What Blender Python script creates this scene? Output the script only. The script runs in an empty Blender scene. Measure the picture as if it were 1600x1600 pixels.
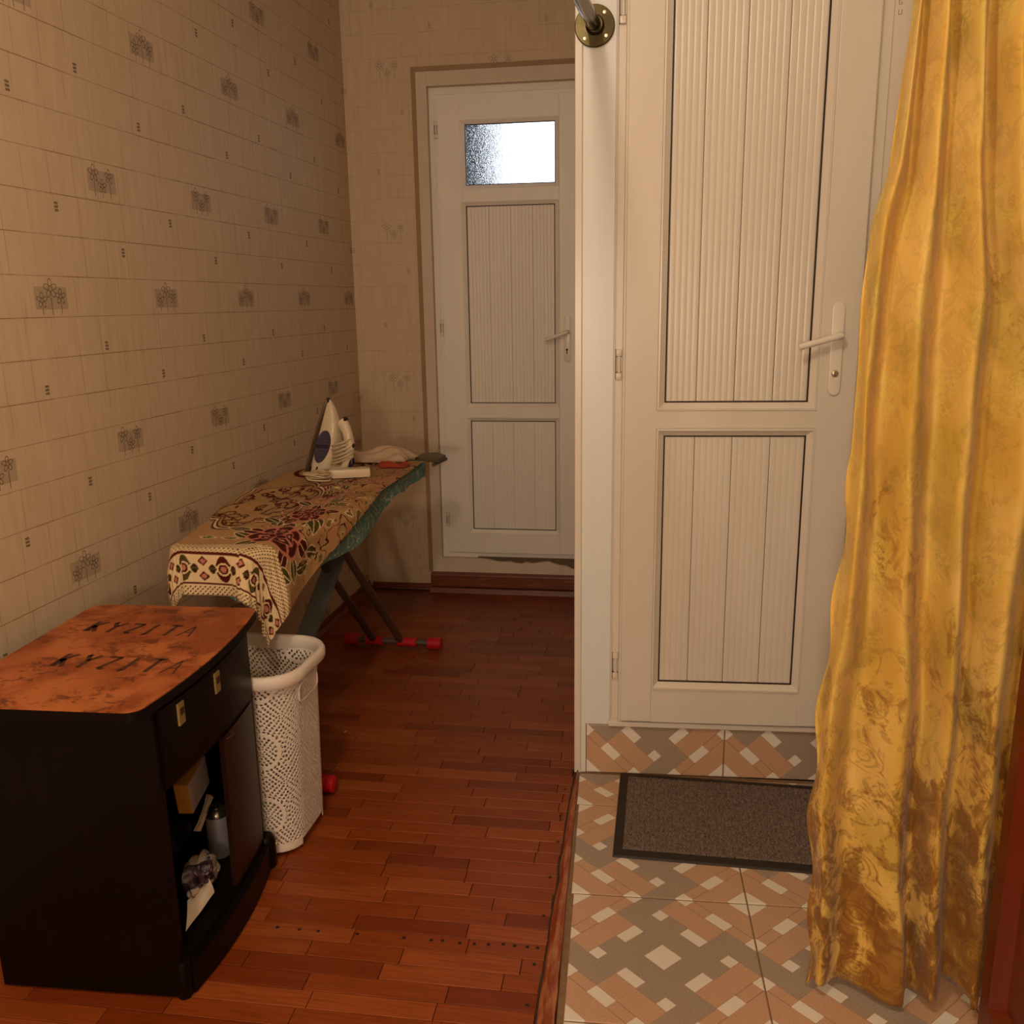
import bpy, bmesh, math, random
import numpy as np
from mathutils import Vector, Matrix
random.seed(7); np.random.seed(7)
C = bpy.context.scene.collection
PI = math.pi
R = math.radians

# ------------------------------------------------------------------ camera
sc = bpy.context.scene
PITCH, ROLL, YAW = math.atan(328 / 1400), 0.0153, R(10.521)
fw = Vector((-math.sin(YAW) * math.cos(PITCH), math.cos(YAW) * math.cos(PITCH), -math.sin(PITCH)))
rt = Vector((math.cos(YAW), math.sin(YAW), 0))
dn = fw.cross(rt)
c_, s_ = math.cos(ROLL), math.sin(ROLL)
rt, dn = c_ * rt + s_ * dn, c_ * dn - s_ * rt
cam_d = bpy.data.cameras.new('camera'); cam = bpy.data.objects.new('camera', cam_d); C.objects.link(cam)
m = Matrix.Identity(4)
for i in range(3):
    m[i][0], m[i][1], m[i][2] = rt[i], -dn[i], -fw[i]
m[2][3] = 1.5
cam.matrix_world = m
cam_d.sensor_width = 36; cam_d.lens = 31.5; cam_d.clip_start = 0.05
sc.camera = cam
# ------------------------------------------------------------------ world, lamps, exposure
w = bpy.data.worlds.new('daylight'); sc.world = w; w.use_nodes = True
w.node_tree.nodes['Background'].inputs[0].default_value = (0.80, 0.88, 1.0, 1)
w.node_tree.nodes['Background'].inputs[1].default_value = 4.5
def lamp(name, loc, power, col, rad):
    d = bpy.data.lights.new(name, 'POINT'); d.energy = power; d.color = col; d.shadow_soft_size = rad
    o = bpy.data.objects.new(name, d); o.location = loc; C.objects.link(o); return o
lamp('ceiling_lamp', (-0.45, 0.40, 2.76), 44, (1.0, 0.80, 0.59), 0.06)
lamp('fill_light', (-0.25, -1.25, 1.38), 64, (1.0, 0.83, 0.68), 0.10)  # unseen light added behind the camera for frontal fill and a door highlight
sc.view_settings.view_transform = 'Standard'
sc.view_settings.look = 'None'
sc.view_settings.gamma = 1
sc.view_settings.use_curve_mapping = False
sc.view_settings.exposure = 0.0

# ------------------------------------------------------------------ mesh helpers
def lin(h):
    h = h.lstrip('#'); r = []
    for i in (0, 2, 4):
        v = int(h[i:i + 2], 16) / 255
        r.append(v / 12.92 if v <= 0.04045 else ((v + 0.055) / 1.055) ** 2.4)
    return (r[0], r[1], r[2], 1)

def box(bm, x0, x1, y0, y1, z0, z1, bev=0.0, mi=0):
    vs = [bm.verts.new((x, y, z)) for z in (z0, z1) for y in (y0, y1) for x in (x0, x1)]
    fs = [bm.faces.new([vs[i] for i in q]) for q in ((0, 2, 3, 1), (4, 5, 7, 6), (0, 1, 5, 4), (2, 6, 7, 3), (0, 4, 6, 2), (1, 3, 7, 5))]
    for f in fs: f.material_index = mi
    if bev:
        es = list({e for f in fs for e in f.edges})
        r = bmesh.ops.bevel(bm, geom=es, offset=bev, segments=2, affect='EDGES', profile=0.6)
        for f in r['faces']: f.material_index = mi
    return bm

def prism(bm, pts, h0, h1, axis='z', bev=0.0):
    """closed polygon pts (2D) extruded along axis"""
    def P(p, h):
        return {'z': (p[0], p[1], h), 'y': (p[0], h, p[1]), 'x': (h, p[0], p[1])}[axis]
    a = [bm.verts.new(P(p, h0)) for p in pts]; b = [bm.verts.new(P(p, h1)) for p in pts]
    n = len(pts)
    f1 = bm.faces.new(a); f2 = bm.faces.new(b[::-1])
    fs = [f1, f2] + [bm.faces.new((a[i], b[i], b[(i + 1) % n], a[(i + 1) % n])) for i in range(n)]
    if bev:
        es = list(set(f1.edges) | set(f2.edges))
        bmesh.ops.bevel(bm, geom=es, offset=bev, segments=2, affect='EDGES', profile=0.6)
    return bm

def tube(bm, path, rad, n=12, cap=True, closed=False):
    path = [Vector(p) for p in path]
    rads = rad if isinstance(rad, (list, tuple)) else [rad] * len(path)
    rings = []; up = None
    for i, p in enumerate(path):
        if closed: t = path[(i + 1) % len(path)] - path[i - 1]
        else: t = path[min(i + 1, len(path) - 1)] - path[max(i - 1, 0)]
        t.normalize()
        if up is None:
            up = t.orthogonal().normalized()
        else:
            up = (up - t * up.dot(t)).normalized()
        b = t.cross(up)
        rings.append([bm.verts.new(p + (up * math.cos(2 * PI * k / n) + b * math.sin(2 * PI * k / n)) * rads[i]) for k in range(n)])
    rr = list(zip(rings, rings[1:])) + ([(rings[-1], rings[0])] if closed else [])
    for a, b in rr:
        for k in range(n):
            bm.faces.new((a[k], a[(k + 1) % n], b[(k + 1) % n], b[k]))
    if cap and not closed:
        bm.faces.new(rings[0][::-1]); bm.faces.new(rings[-1])
    return bm

def lathe(bm, prof, n=24, mat=None):
    """profile [(r,z)] revolved about z"""
    rings = []
    for r, z in prof:
        if r < 1e-6: rings.append([bm.verts.new((0, 0, z))])
        else: rings.append([bm.verts.new((r * math.cos(2 * PI * k / n), r * math.sin(2 * PI * k / n), z)) for k in range(n)])
    for a, b in zip(rings, rings[1:]):
        for k in range(n):
            q = [a[k % len(a)], a[(k + 1) % len(a)], b[(k + 1) % len(b)], b[k % len(b)]]
            u = []
            for v in q:
                if v not in u: u.append(v)
            if len(u) > 2: bm.faces.new(u)
    if mat is not None:
        bmesh.ops.transform(bm, matrix=mat, verts=[v for r in rings for v in r])
    return bm

def ring(bm, o, i, yo, yi, yb, mi=0):
    """mitred rectangular ring in the x-z plane; front at yo (outer edge) / yi (inner edge), back at yb"""
    def q(r, y): return [bm.verts.new(p) for p in ((r[0], y, r[2]), (r[1], y, r[2]), (r[1], y, r[3]), (r[0], y, r[3]))]
    a, b, cc, d = q(o, yo), q(i, yi), q(i, yb), q(o, yb)
    for k in range(4):
        l = (k + 1) % 4
        for s, t in ((a, b), (b, cc), (cc, d), (d, a)):
            f = bm.faces.new((s[k], s[l], t[l], t[k])); f.material_index = mi
    return bm

def obj(name, bm, mats, parent=None, smooth=False, loc=None, angle=40):
    me = bpy.data.meshes.new(name)
    if isinstance(bm, bmesh.types.BMesh):
        bmesh.ops.recalc_face_normals(bm, faces=bm.faces)
        bm.to_mesh(me); bm.free()
    else:
        me.from_pydata(*bm); me.update()
    for mm in (mats if isinstance(mats, (list, tuple)) else [mats]): me.materials.append(mm)
    if smooth:
        me.polygons.foreach_set('use_smooth', [True] * len(me.polygons))
        if angle and hasattr(me, 'set_sharp_from_angle'): me.set_sharp_from_angle(angle=R(angle))
    o = bpy.data.objects.new(name, me); C.objects.link(o)
    if parent: o.parent = parent
    if loc: o.location = loc
    return o

def tag(o, label, cat, group=None):
    o['label'] = label; o['category'] = cat
    if group: o['group'] = group
    return o

def thing(name, label, cat, loc=(0, 0, 0), rz=0.0, group=None):
    o = bpy.data.objects.new(name, None); o.empty_display_size = 0.05; C.objects.link(o)
    o.location = loc; o.rotation_euler = (0, 0, rz)
    return tag(o, label, cat, group)

def struct(o):
    o['kind'] = 'structure'; return o

NB = bmesh.new

# ------------------------------------------------------------------ node helpers: arithmetic written as python expressions
NT = None
class V:
    def __init__(s, k): s.k = k
    def __add__(a, b): return mop('ADD', a, b)
    __radd__ = __add__
    def __sub__(a, b): return mop('SUBTRACT', a, b)
    def __rsub__(a, b): return mop('SUBTRACT', b, a)
    def __mul__(a, b): return mop('MULTIPLY', a, b)
    __rmul__ = __mul__
    def __truediv__(a, b): return mop('DIVIDE', a, b)
    def __lt__(a, b): return mop('LESS_THAN', a, b)
    def __gt__(a, b): return mop('GREATER_THAN', a, b)
def link(inp, v):
    if isinstance(v, V): NT.links.new(v.k, inp)
    else: inp.default_value = v
def mop(op, *a):
    n = NT.nodes.new('ShaderNodeMath'); n.operation = op
    for i, v in enumerate(a): link(n.inputs[i], v)
    return V(n.outputs[0])
def vabs(a): return mop('ABSOLUTE', a)
def vmin(a, b): return mop('MINIMUM', a, b)
def vmax(a, b): return mop('MAXIMUM', a, b)
def wrapc(a, p): return mop('WRAP', a, p / 2, -p / 2)
def floor_(a): return mop('FLOOR', a)
def fract(a): return mop('FRACT', a)
def hyp(a, b): return mop('SQRT', a * a + b * b)
def sstep(a, lo, hi):
    n = NT.nodes.new('ShaderNodeMapRange'); n.interpolation_type = 'SMOOTHSTEP'
    link(n.inputs[0], a); n.inputs[1].default_value = lo; n.inputs[2].default_value = hi
    return V(n.outputs[0])
def mix(f, a, b):
    n = NT.nodes.new('ShaderNodeMix'); n.data_type = 'RGBA'
    link(n.inputs[0], f); link(n.inputs[6], a); link(n.inputs[7], b)
    return V(n.outputs[2])
def coord(kind='Object'):
    n = NT.nodes.new('ShaderNodeTexCoord'); return V(n.outputs[kind])
def sep(v):
    n = NT.nodes.new('ShaderNodeSeparateXYZ'); link(n.inputs[0], v); return V(n.outputs[0]), V(n.outputs[1]), V(n.outputs[2])
def comb(x, y, z):
    n = NT.nodes.new('ShaderNodeCombineXYZ'); link(n.inputs[0], x); link(n.inputs[1], y); link(n.inputs[2], z); return V(n.outputs[0])
def noise(v, scale, detail=4, rough=0.55, dist=0.0, col=False):
    n = NT.nodes.new('ShaderNodeTexNoise'); link(n.inputs['Vector'], v); n.inputs['Scale'].default_value = scale
    n.inputs['Detail'].default_value = detail; n.inputs['Roughness'].default_value = rough; n.inputs['Distortion'].default_value = dist
    return V(n.outputs[1 if col else 0])
def voro(v, scale, feat='F1', out=0):
    n = NT.nodes.new('ShaderNodeTexVoronoi'); n.feature = feat; link(n.inputs['Vector'], v); n.inputs['Scale'].default_value = scale
    return V(n.outputs[out])
def scalev(v, x, y, z):
    n = NT.nodes.new('ShaderNodeMapping'); link(n.inputs[0], v); n.inputs['Scale'].default_value = (x, y, z); return V(n.outputs[0])
def objrand():
    n = NT.nodes.new('ShaderNodeObjectInfo'); return V(n.outputs['Random'])
def attr(name):
    n = NT.nodes.new('ShaderNodeAttribute'); n.attribute_name = name; return V(n.outputs['Color'])
def material(name, fn=None, col=None, rough=0.5, metal=0.0, spec=0.5, **kw):
    global NT
    mt = bpy.data.materials.new(name); mt.use_nodes = True
    old = NT; NT = mt.node_tree; b = NT.nodes['Principled BSDF']
    b.inputs['Roughness'].default_value = rough; b.inputs['Metallic'].default_value = metal
    b.inputs['Specular IOR Level'].default_value = spec
    for k, v in kw.items(): b.inputs[k.replace('_', ' ')].default_value = v
    if col: b.inputs['Base Color'].default_value = lin(col) if isinstance(col, str) else col
    if fn:
        r = fn()
        if not isinstance(r, dict): r = {'Base Color': r}
        for k, v in r.items():
            if k == 'bump':
                h, st, di = v; n = NT.nodes.new('ShaderNodeBump'); n.inputs['Strength'].default_value = st; n.inputs['Distance'].default_value = di
                link(n.inputs['Height'], h); NT.links.new(n.outputs[0], b.inputs['Normal'])
            else: link(b.inputs[k], v)
    NT = old
    return mt

# ------------------------------------------------------------------ materials
def pvc_fn(c1, c2):
    def f():
        p = coord()
        n = noise(scalev(p, 6, 6, 1.2), 2.0, 4)
        return {'Base Color': mix(n, lin(c1), lin(c2)), 'bump': (noise(p, 60, 2), 0.03, 0.002)}
    return f
PVC = material('pvc_white', pvc_fn('#D4CCBE', '#DFD8CC'), rough=0.28)
PVC_FAR = material('pvc_white_dull', pvc_fn('#E4DCD0', '#EFE9DF'), rough=0.4)
PVC_COOL = material('pvc_cool_white', pvc_fn('#D6D9D8', '#E2E5E3'), rough=0.33)
GASKET = material('rubber_gasket', col='#2A1608', rough=0.6)
HANDLE = material('handle_white', col='#E6DFD0', rough=0.25)
STEELCYL = material('lock_nickel', col='#B9AE90', rough=0.3, metal=0.6)
BLACK = material('black_hole', col='#080605', rough=0.8)
HINGE = material('hinge_cap', col='#DCD2C2', rough=0.3)

def wallpaper(axis, u0, name, soft):
    def f():
        p = coord(); x, y, z = sep(p)
        u = y if axis == 'y' else x
        base = mix(noise(scalev(p, 30, 30, 3.5), 1.6, 5, 0.65), lin('#BDA382'), lin('#DFCBAF'))
        base = mix(noise(p, 2.2, 3) * 0.35, base, lin('#B09474'))
        PY, PZ = 0.5515, 0.7365
        def at(cu, cz): return wrapc(u - (u0 + cu), PY), wrapc(z - cz, PZ)
        # printed tile lines
        row = floor_((z - 1.479) / 0.1052)
        hl = vabs(wrapc(z - 1.479, 0.1052)) < 0.0013
        jit = fract(mop('SINE', row * 12.9898) * 437.58) * 0.05
        vl = vabs(wrapc(u - u0 - 0.095 + jit, 0.1002)) < 0.0011
        fade = sstep(noise(p, 7, 2), 0.42, 0.58)
        col = mix(hl * (0.5 + 0.4 * fade) * soft, base, lin('#8A6E4A'))
        col = mix(vl * (0.12 + 0.45 * fade) * soft, col, lin('#8A6C4C'))
        # small dark ticks made of three bars
        tick = None
        for cu, cz in ((0.061, 1.026), (0.338, 0.922), (0.208, 1.395), (0.486, 1.294)):
            a, b = at(cu, cz)
            t = (vabs(a) < 0.0075) * (vabs(b) < 0.0125) * (vabs(wrapc(b, 0.0095)) < 0.0034)
            tick = t if tick is None else vmax(tick, t)
        col = mix(tick * 0.8 * soft, col, lin('#55422C'))
        # plaques with three line-drawn flowers
        plq = None; ink = None
        for cu, cz in ((-0.004, 1.528), (0.272, 1.112)):
            a, b = at(cu, cz)
            t = (vabs(a) < 0.064) * (vabs(b) < 0.029)
            plq = t if plq is None else vmax(plq, t)
            fr = (vabs(a - 0.012) < 0.092) * (vabs(b) < 0.05) * ((vabs(a - 0.012) > 0.0905))
            fl = (((0.0, 0.024, 1.25), (-0.037, -0.006, 1.0), (0.037, 0.004, 1.0)) if cz > 1.3 else ((-0.035, 0.02, 1.15), (0.0, -0.012, 0.95), (0.036, 0.018, 0.95)))
            for fx, fz, k in fl:
                dx, dz = a - fx, b - fz
                r = hyp(dx, dz); th = mop('ARCTAN2', dx, dz)
                tw = wrapc(th, 2 * PI / 5)
                q = hyp(r * mop('COSINE', tw) - 0.0125 * k, r * mop('SINE', tw) * 1.35)
                pet = vabs(q - 0.0075 * k) < 0.0014
                stem = (vabs(dx) < 0.0013) * (dz < -0.018 * k) * (b > -0.043)
                t2 = vmax(pet, stem)
                ink = t2 if ink is None else vmax(ink, t2)
            ink = vmax(ink, fr * 0.35)
        col = mix(plq * 0.5, col, lin('#8E7A66') if soft > 0.7 else lin('#C9B9A2'))
        col = mix(ink * (0.8 if soft > 0.7 else 0.5), col, lin('#4E3A26'))
        return {'Base Color': col, 'bump': (noise(scalev(p, 40, 40, 6), 3, 3), 0.12, 0.004)}
    return material(name, f, rough=0.62, spec=0.3)
WP_LEFT = wallpaper('y', 2.163, 'wallpaper_left', 1.0)
WP_BACK = wallpaper('x', -1.436 - 0.272, 'wallpaper_back', 0.4)
PLASTER = material('plaster', lambda: mix(noise(coord(), 9, 5), lin('#C4B29B'), lin('#DACBB7')), rough=0.75)
PLAIN = material('plain_wall', lambda: mix(noise(coord(), 3, 4), lin('#CDBFA8'), lin('#D9CDB8')), rough=0.75)
CEIL = material('ceiling_white', lambda: mix(noise(coord(), 3, 4), lin('#D8D0C2'), lin('#E2DBCE')), rough=0.8)
CONCRETE = material('broken_mortar', lambda: mix(noise(coord(), 60, 5), lin('#4A3A28'), lin('#7A6648')), rough=0.9)

def plank_fn():
    p = coord(); r = objrand()
    g = noise(scalev(p, 2.5, 60, 1), 2.5, 5, 0.6, 0.4)
    d = mix(r, lin('#863C13'), lin('#95491C'))
    d = mix((r > 0.78) * 0.6, d, lin('#A05226'))
    d = mix((r < 0.18) * 0.55, d, lin('#6E2C0C'))
    c = mix(sstep(g, 0.35, 0.7) * 0.45, d, lin('#541C04'))
    return {'Base Color': c, 'Roughness': 0.26 + 0.2 * noise(p, 5, 3)}
PLANK = material('parquet_linoleum', plank_fn, rough=0.33, spec=0.3)
SEAM = material('floor_seam', col='#35140A', rough=0.7)
PAINTWOOD = material('brown_painted_wood', lambda: mix(sstep(noise(scalev(coord(), 3, 3, 25), 3, 6, 0.7), 0.52, 0.72) * 0.55, lin('#6A2E12'), lin('#A06A42')), rough=0.45)
STRIPWOOD = material('threshold_wood', lambda: mix(sstep(noise(scalev(coord(), 26, 4, 30), 2, 6, 0.75), 0.42, 0.64) * 0.75, lin('#84361A'), lin('#B87E54')), rough=0.4)
DIRT = material('dirt', lambda: mix(noise(coord(), 120, 4), lin('#1B1009'), lin('#4A3420')), rough=0.95)
NAILM = material('nail_steel', col='#3A2C22', rough=0.4, metal=0.7)
GROUT = material('grout', lambda: mix(noise(coord(), 40, 3), lin('#6E5232'), lin('#94785A')), rough=0.85)

def tile_fn():
    """printed weave of beige and grey bars with white lozenges; local x,y from -0.5 to 0.5 of one tile"""
    p = coord('UV'); x, y, z = sep(p)
    x = x - 0.5; y = y - 0.5
    a, b = x + y, y - x
    aa, ab = vabs(a), vabs(b)
    def band(v): return vmax(vmax(v < 0.1, (vabs(v - 0.35) < 0.05)), vmax(vabs(v - 0.65) < 0.05, v > 0.9))
    white = band(aa) * band(ab)
    def rect(v, a0, a1, u, b0, b1): return (v > a0) * (v < a1) * (u > b0) * (u < b1)
    t = vmax(vmax(rect(a, .4, .6, b, -.1, .4), rect(b, .4, .6, a, -.4, .1)), vmax(rect(a, -.6, -.4, b, -.4, .1), rect(b, -.6, -.4, a, -.1, .4)))
    grey = (aa < 0.6) * (ab < 0.6) * (1 - t)
    def line(v, q): return vabs(v - q) < 0.0035
    ln = vmax(vmax(line(aa, 0.6), line(ab, 0.6)), vmax(line(aa, 0.7) * (ab > 0.1), line(ab, 0.7) * (aa > 0.1))) * (1 - grey)
    ln = vmax(ln, vmax(line(aa, 0.4) * (ab < 0.4), line(ab, 0.4) * (aa < 0.4)) * t)
    sp = sstep(noise(p, 170, 3, 0.8), .36, .64)
    tan = mix(sp, lin('#B68C6C'), lin('#D0AB8C'))
    gr = mix(sp, lin('#8E7C6C'), lin('#B4A290'))
    c = mix(grey, tan, gr)
    c = mix(ln * 0.55, c, lin('#6A4A30'))
    c = mix(white, c, mix(sp * 0.3, lin('#E6DED2'), lin('#D8CEC0')))
    return {'Base Color': c, 'bump': (sp * (1 - white), 0.15, 0.001)}
TILE = material('printed_tile', tile_fn, rough=0.35, spec=0.4)

# ------------------------------------------------------------------ ROOM SHELL
LX = -1.62
bm = NB(); box(bm, LX - 0.12, LX, -1.6, 4.75, 0, 3.05); wl = struct(obj('wall_left', bm, WP_LEFT))
BY = R(1.8)          # the end wall runs a little out of square
bw = bpy.data.objects.new('wall_back', None)
bm = NB(); box(bm, 0, .357, 0, .15, 0, 3.05); box(bm, .357, 1.24, 0, .15, 2.568, 3.05); box(bm, 1.24, 2.8, 0, .15, 0, 3.05); box(bm, .357, 1.24, 0.012, .15, 0, .03)
# wallpaper coordinates on the end wall: shift so that the pattern follows local x
wb = struct(obj('wall_back', bm, WP_BACK)); wb.location = (LX, 4.45, 0); wb.rotation_euler = (0, 0, BY)
bpy.data.objects.remove(bw)
bm = NB(); box(bm, LX - .12, 1.6, -1.6, 4.9, 3.05, 3.15); struct(obj('ceiling', bm, CEIL))
bm = NB(); box(bm, LX - .12, 1.6, -1.72, -1.6, 0, 3.05); struct(obj('wall_front', bm, PLAIN))
bm = NB(); box(bm, .98, 1.1, -1.6, 4.75, 0, 3.05); struct(obj('wall_right', bm, PLAIN))

# ---- floor: base slab, parquet pieces, tiles
bm = NB(); box(bm, LX - .12, 1.6, -1.72, 4.9, -0.12, -0.006)
fl = struct(obj('floor', bm, SEAM))
# wooden parquet pieces
def strip_left(y):   # left edge of the threshold strip at depth y
    return -0.264 - (y - 1.59) * 0.0285 if y < 2.64 else -0.302
FY = R(2.2)
planks = []
rowh, plen = 0.0525, 0.285
for r in range(64):
    y0 = 1.36 + r * rowh
    x = -1.66 - random.random() * plen
    while x < -0.1:
        l = plen * random.choice((1, 1, 1, 0.8, 1.15))
        planks.append((x, x + l, y0, y0 + rowh)); x += l
# lay the rows slightly turned, cut to the wall and the strip
mesh_pool = []
cf, sf = math.cos(FY), math.sin(FY)
objs = []; rest = NB()
px0, py0 = -0.29, 1.82
for (a, b, y0, y1) in planks:
    ya, yb = y0, y1
    # cut in turned coordinates by sampled limits
    mid = py0 + ((a + b) / 2 - px0) * sf + ((y0 + y1) / 2 - py0) * cf
    tw = (mid - py0) * sf; lo = LX + 0.003 + tw; hi = strip_left(mid) - 0.001 + tw
    a2, b2 = max(a, lo), min(b, hi)
    if b2 - a2 < 0.02 or mid > 4.425 or mid < 1.38: continue
    objs.append((a2, b2, ya, yb, mid))
objs.sort(key=lambda t: t[4])
def plank_geo(bmx, a, b, y0, y1):
    g = 0.0009
    q = [(a + g, y0 + g), (b - g, y0 + g), (b - g, y1 - g), (a + g, y1 - g)]
    def tr(p, z): return (px0 + (p[0] - px0) * cf - (p[1] - py0) * sf, py0 + (p[0] - px0) * sf + (p[1] - py0) * cf, z)
    k = 0.0008
    qi = [(a + g + k, y0 + g + k), (b - g - k, y0 + g + k), (b - g - k, y1 - g - k), (a + g + k, y1 - g - k)]
    lo_ = [bmx.verts.new(tr(p, -0.006)) for p in q]; mi_ = [bmx.verts.new(tr(p, -0.0008)) for p in q]; hi_ = [bmx.verts.new(tr(p, 0)) for p in qi]
    bmx.faces.new(hi_)
    for i in range(4):
        j = (i + 1) % 4
        bmx.faces.new((lo_[i], lo_[j], mi_[j], mi_[i])); bmx.faces.new((mi_[i], mi_[j], hi_[j], hi_[i]))
for i, t in enumerate(objs):
    if i < 296:
        bm = NB(); plank_geo(bm, *t[:4]); obj('plank', bm, PLANK, fl)
    else: plank_geo(rest, *t[:4])
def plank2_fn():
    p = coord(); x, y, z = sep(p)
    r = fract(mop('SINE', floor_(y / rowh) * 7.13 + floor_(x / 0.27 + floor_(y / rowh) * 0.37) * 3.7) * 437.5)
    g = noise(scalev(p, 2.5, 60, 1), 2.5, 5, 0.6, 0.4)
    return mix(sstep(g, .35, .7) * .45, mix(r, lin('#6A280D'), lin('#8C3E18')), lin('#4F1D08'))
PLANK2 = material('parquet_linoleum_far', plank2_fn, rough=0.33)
ro = obj('plank', rest, PLANK2, fl); ro['kind'] = 'stuff'
bm = NB(); box(bm, LX, .98, -1.6, 1.38, -0.006, -0.0005); ff = obj('floor_cover', bm, PLANK2, fl)
# tacks along the seam
def tack(x, y):
    bm = NB(); lathe(bm, [(0.0047, 0), (0.004, 0.0014), (0.002, 0.0022), (0, 0.0024)], 10); obj('tack', bm, NAILM, fl, True, (x, y, 0))
for x, y in ((-.939, 1.788), (-.882, 1.789), (-.834, 1.791), (-.735, 1.796), (-.618, 1.802), (-.55, 1.804), (-.522, 1.807), (-.479, 1.806), (-.444, 1.808), (-.41, 1.812), (-.375, 1.819), (-.347, 1.818), (-.317, 1.819), (-.292, 1.82)):
    tack(x, y)
for x, y in ((-1.083, 3.892), (-1.033, 3.895), (-.898, 3.897), (-.80, 3.90), (-.71, 3.902), (-.603, 3.896)):
    tack(x, y)
for i in range(7):
    y = 1.62 + i * 0.155 + random.uniform(-.02, .02); tack(strip_left(y) - 0.022 + random.uniform(-.004, .004), y)

# tiles of the landing (turned by TY); tile_mesh has UV 0..1 on its upper face
TY = R(3.6)
TW, TD = 0.4425, 0.4265
TO = Vector((-0.2315, 2.034, 0))
ct, st = math.cos(TY), math.sin(TY)
def tile_mesh(bmx, lx0, lx1, ly0, ly1, uv, frame, h=0.008, bev=0.0022):
    """tile slab lx0..lx1 x ly0..ly1 in a local frame (function to world), uv=(u0,u1,v0,v1)"""
    g = 0.0019
    x0, x1, y0, y1 = lx0 + g, lx1 - g, ly0 + g, ly1 - g
    lay = bmx.loops.layers.uv.verify()
    def rect(d, z): return [bmx.verts.new(frame(x, y, z)) for x, y in ((x0 + d, y0 + d), (x1 - d, y0 + d), (x1 - d, y1 - d), (x0 + d, y1 - d))]
    lo_, mi_, hi_ = rect(0, -h + 0.002), rect(0, -bev * 0.5), rect(bev, 0)
    fs = [bmx.faces.new(hi_)]
    for i in range(4):
        j = (i + 1) % 4
        fs.append(bmx.faces.new((mi_[i], mi_[j], hi_[j], hi_[i]))); fs.append(bmx.faces.new((lo_[i], lo_[j], mi_[j], mi_[i])))
    def w2uv(k):   # corner k of the rect
        return ((uv[0], uv[2]), (uv[1], uv[2]), (uv[1], uv[3]), (uv[0], uv[3]))[k]
    idx = {}
    for L in (lo_, mi_, hi_):
        for k, v in enumerate(L): idx[v] = k
    for f in fs:
        for lp in f.loops: lp[lay].uv = w2uv(idx[lp.vert])
def floor_frame(x, y, z):
    return (TO.x + x * ct - y * st, TO.y + x * st + y * ct, z + 0.0015)
bm = NB()
for q in ((-0.02, -1.0), (1.2, -1.0), (1.2, 0.64), (-0.02, 0.64)): pass
gr = [floor_frame(x, y, -0.003) for x, y in ((-0.012, -0.9), (1.25, -0.9), (1.25, 0.63), (-0.018, 0.63))]
prism(bm, [(g[0], g[1]) for g in gr], -0.006, -0.0006); obj('grout_bed', bm, GROUT, fl)
for j, (ya, yb, va, vb) in enumerate(((-0.8530, -0.4265, 0, 1), (-0.4265, 0, 0, 1), (0, 0.4265, 0, 1), (0.4265, 0.612, 0, 0.435))):
    for i in range(3):
        bm = NB(); x0 = i * TW
        u0, xs = 0.0, x0
        if i == 0 and yb > 0.0: xs = x0 - 0.012 if j == 3 else x0 - 0.006
        tile_mesh(bm, xs, min(x0 + TW, 1.2), ya, yb, (0, 1 if i < 2 else (1.2 - x0) / TW, va, vb), floor_frame)
        obj('tile', bm, TILE, fl)

# wooden threshold strip between parquet and tiles
bm = NB()
n = 22
Lf, Rg = [], []
for k in range(n):
    t = k / (n - 1); y = 1.45 + t * (2.645 - 1.45)
    xr = -0.214 - (y - 1.5) * 0.059 + random.uniform(-.0012, .0012)
    xl = -0.262 - (y - 1.59) * 0.031 + random.uniform(-.003, .003)
    Lf.append((xl, y)); Rg.append((xr, y))
va = []
for (l, r) in zip(Lf, Rg):
    wd = r[0] - l[0]
    va.append([bm.verts.new(p) for p in ((l[0], l[1], -0.004), (l[0] + 0.002, l[1], 0.006), (l[0] + wd * 0.45, l[1], 0.013 + random.uniform(-.001, .001)), (r[0] - 0.002, r[1], 0.009), (r[0], r[1], -0.004))])
for a, b in zip(va, va[1:]):
    for k in range(4): bm.faces.new((a[k], a[k + 1], b[k + 1], b[k]))
bm.faces.new(va[0]); bm.faces.new(va[-1][::-1])
ts = struct(obj('trim_1', bm, STRIPWOOD)); ts['label'] = 'worn brown wooden threshold strip between parquet and tiles'
bm = NB()
for k in range(n - 1):
    a, b = Lf[k], Lf[k + 1]; wv = 0.003 + 0.003 * random.random()
    vs = [bm.verts.new(p) for p in ((a[0] - wv, a[1], 0.0006), (a[0] + .002, a[1], 0.0022), (b[0] + .002, b[1], 0.0022), (b[0] - wv * random.uniform(.6, 1.4), b[1], 0.0006))]
    bm.faces.new(vs)
obj('dirt_line', bm, DIRT, ts)

# ------------------------------------------------------------------ PARTITION with the near white door (door_1)
DY = R(4.6); DO = Vector((-0.268, 2.66, 0))
cd, sd = math.cos(DY), math.sin(DY)
def dframe(o): o.location = DO; o.rotation_euler = (0, 0, DY); return o
bm = NB()
box(bm, -0.018, 0.083, 0.0, 0.12, 0.0, 3.05)            # pier left of the door
box(bm, 0.083, 0.82, 0.0, 0.12, 2.52, 3.05)
box(bm, 0.82, 1.3, 0.0, 0.12, 0.0, 3.05)
box(bm, 0.083, 0.82, 0.004, 0.6, 0.0, 0.16)            # step under the door
wp = struct(dframe(obj('wall_partition', bm, PVC_COOL)))
bm = NB()
prism(bm, [(-0.030, 0.0), (-0.018, 0.004), (-0.018, 0.12), (0.10, 0.13), (0.25, 1.99), (0.150, 1.99), (-0.004, 0.13), (-0.024, 0.05)], 0, 3.05)
for v in bm.verts: pass
cs = struct(dframe(obj('wall_corridor', bm, PLAIN)))
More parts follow.
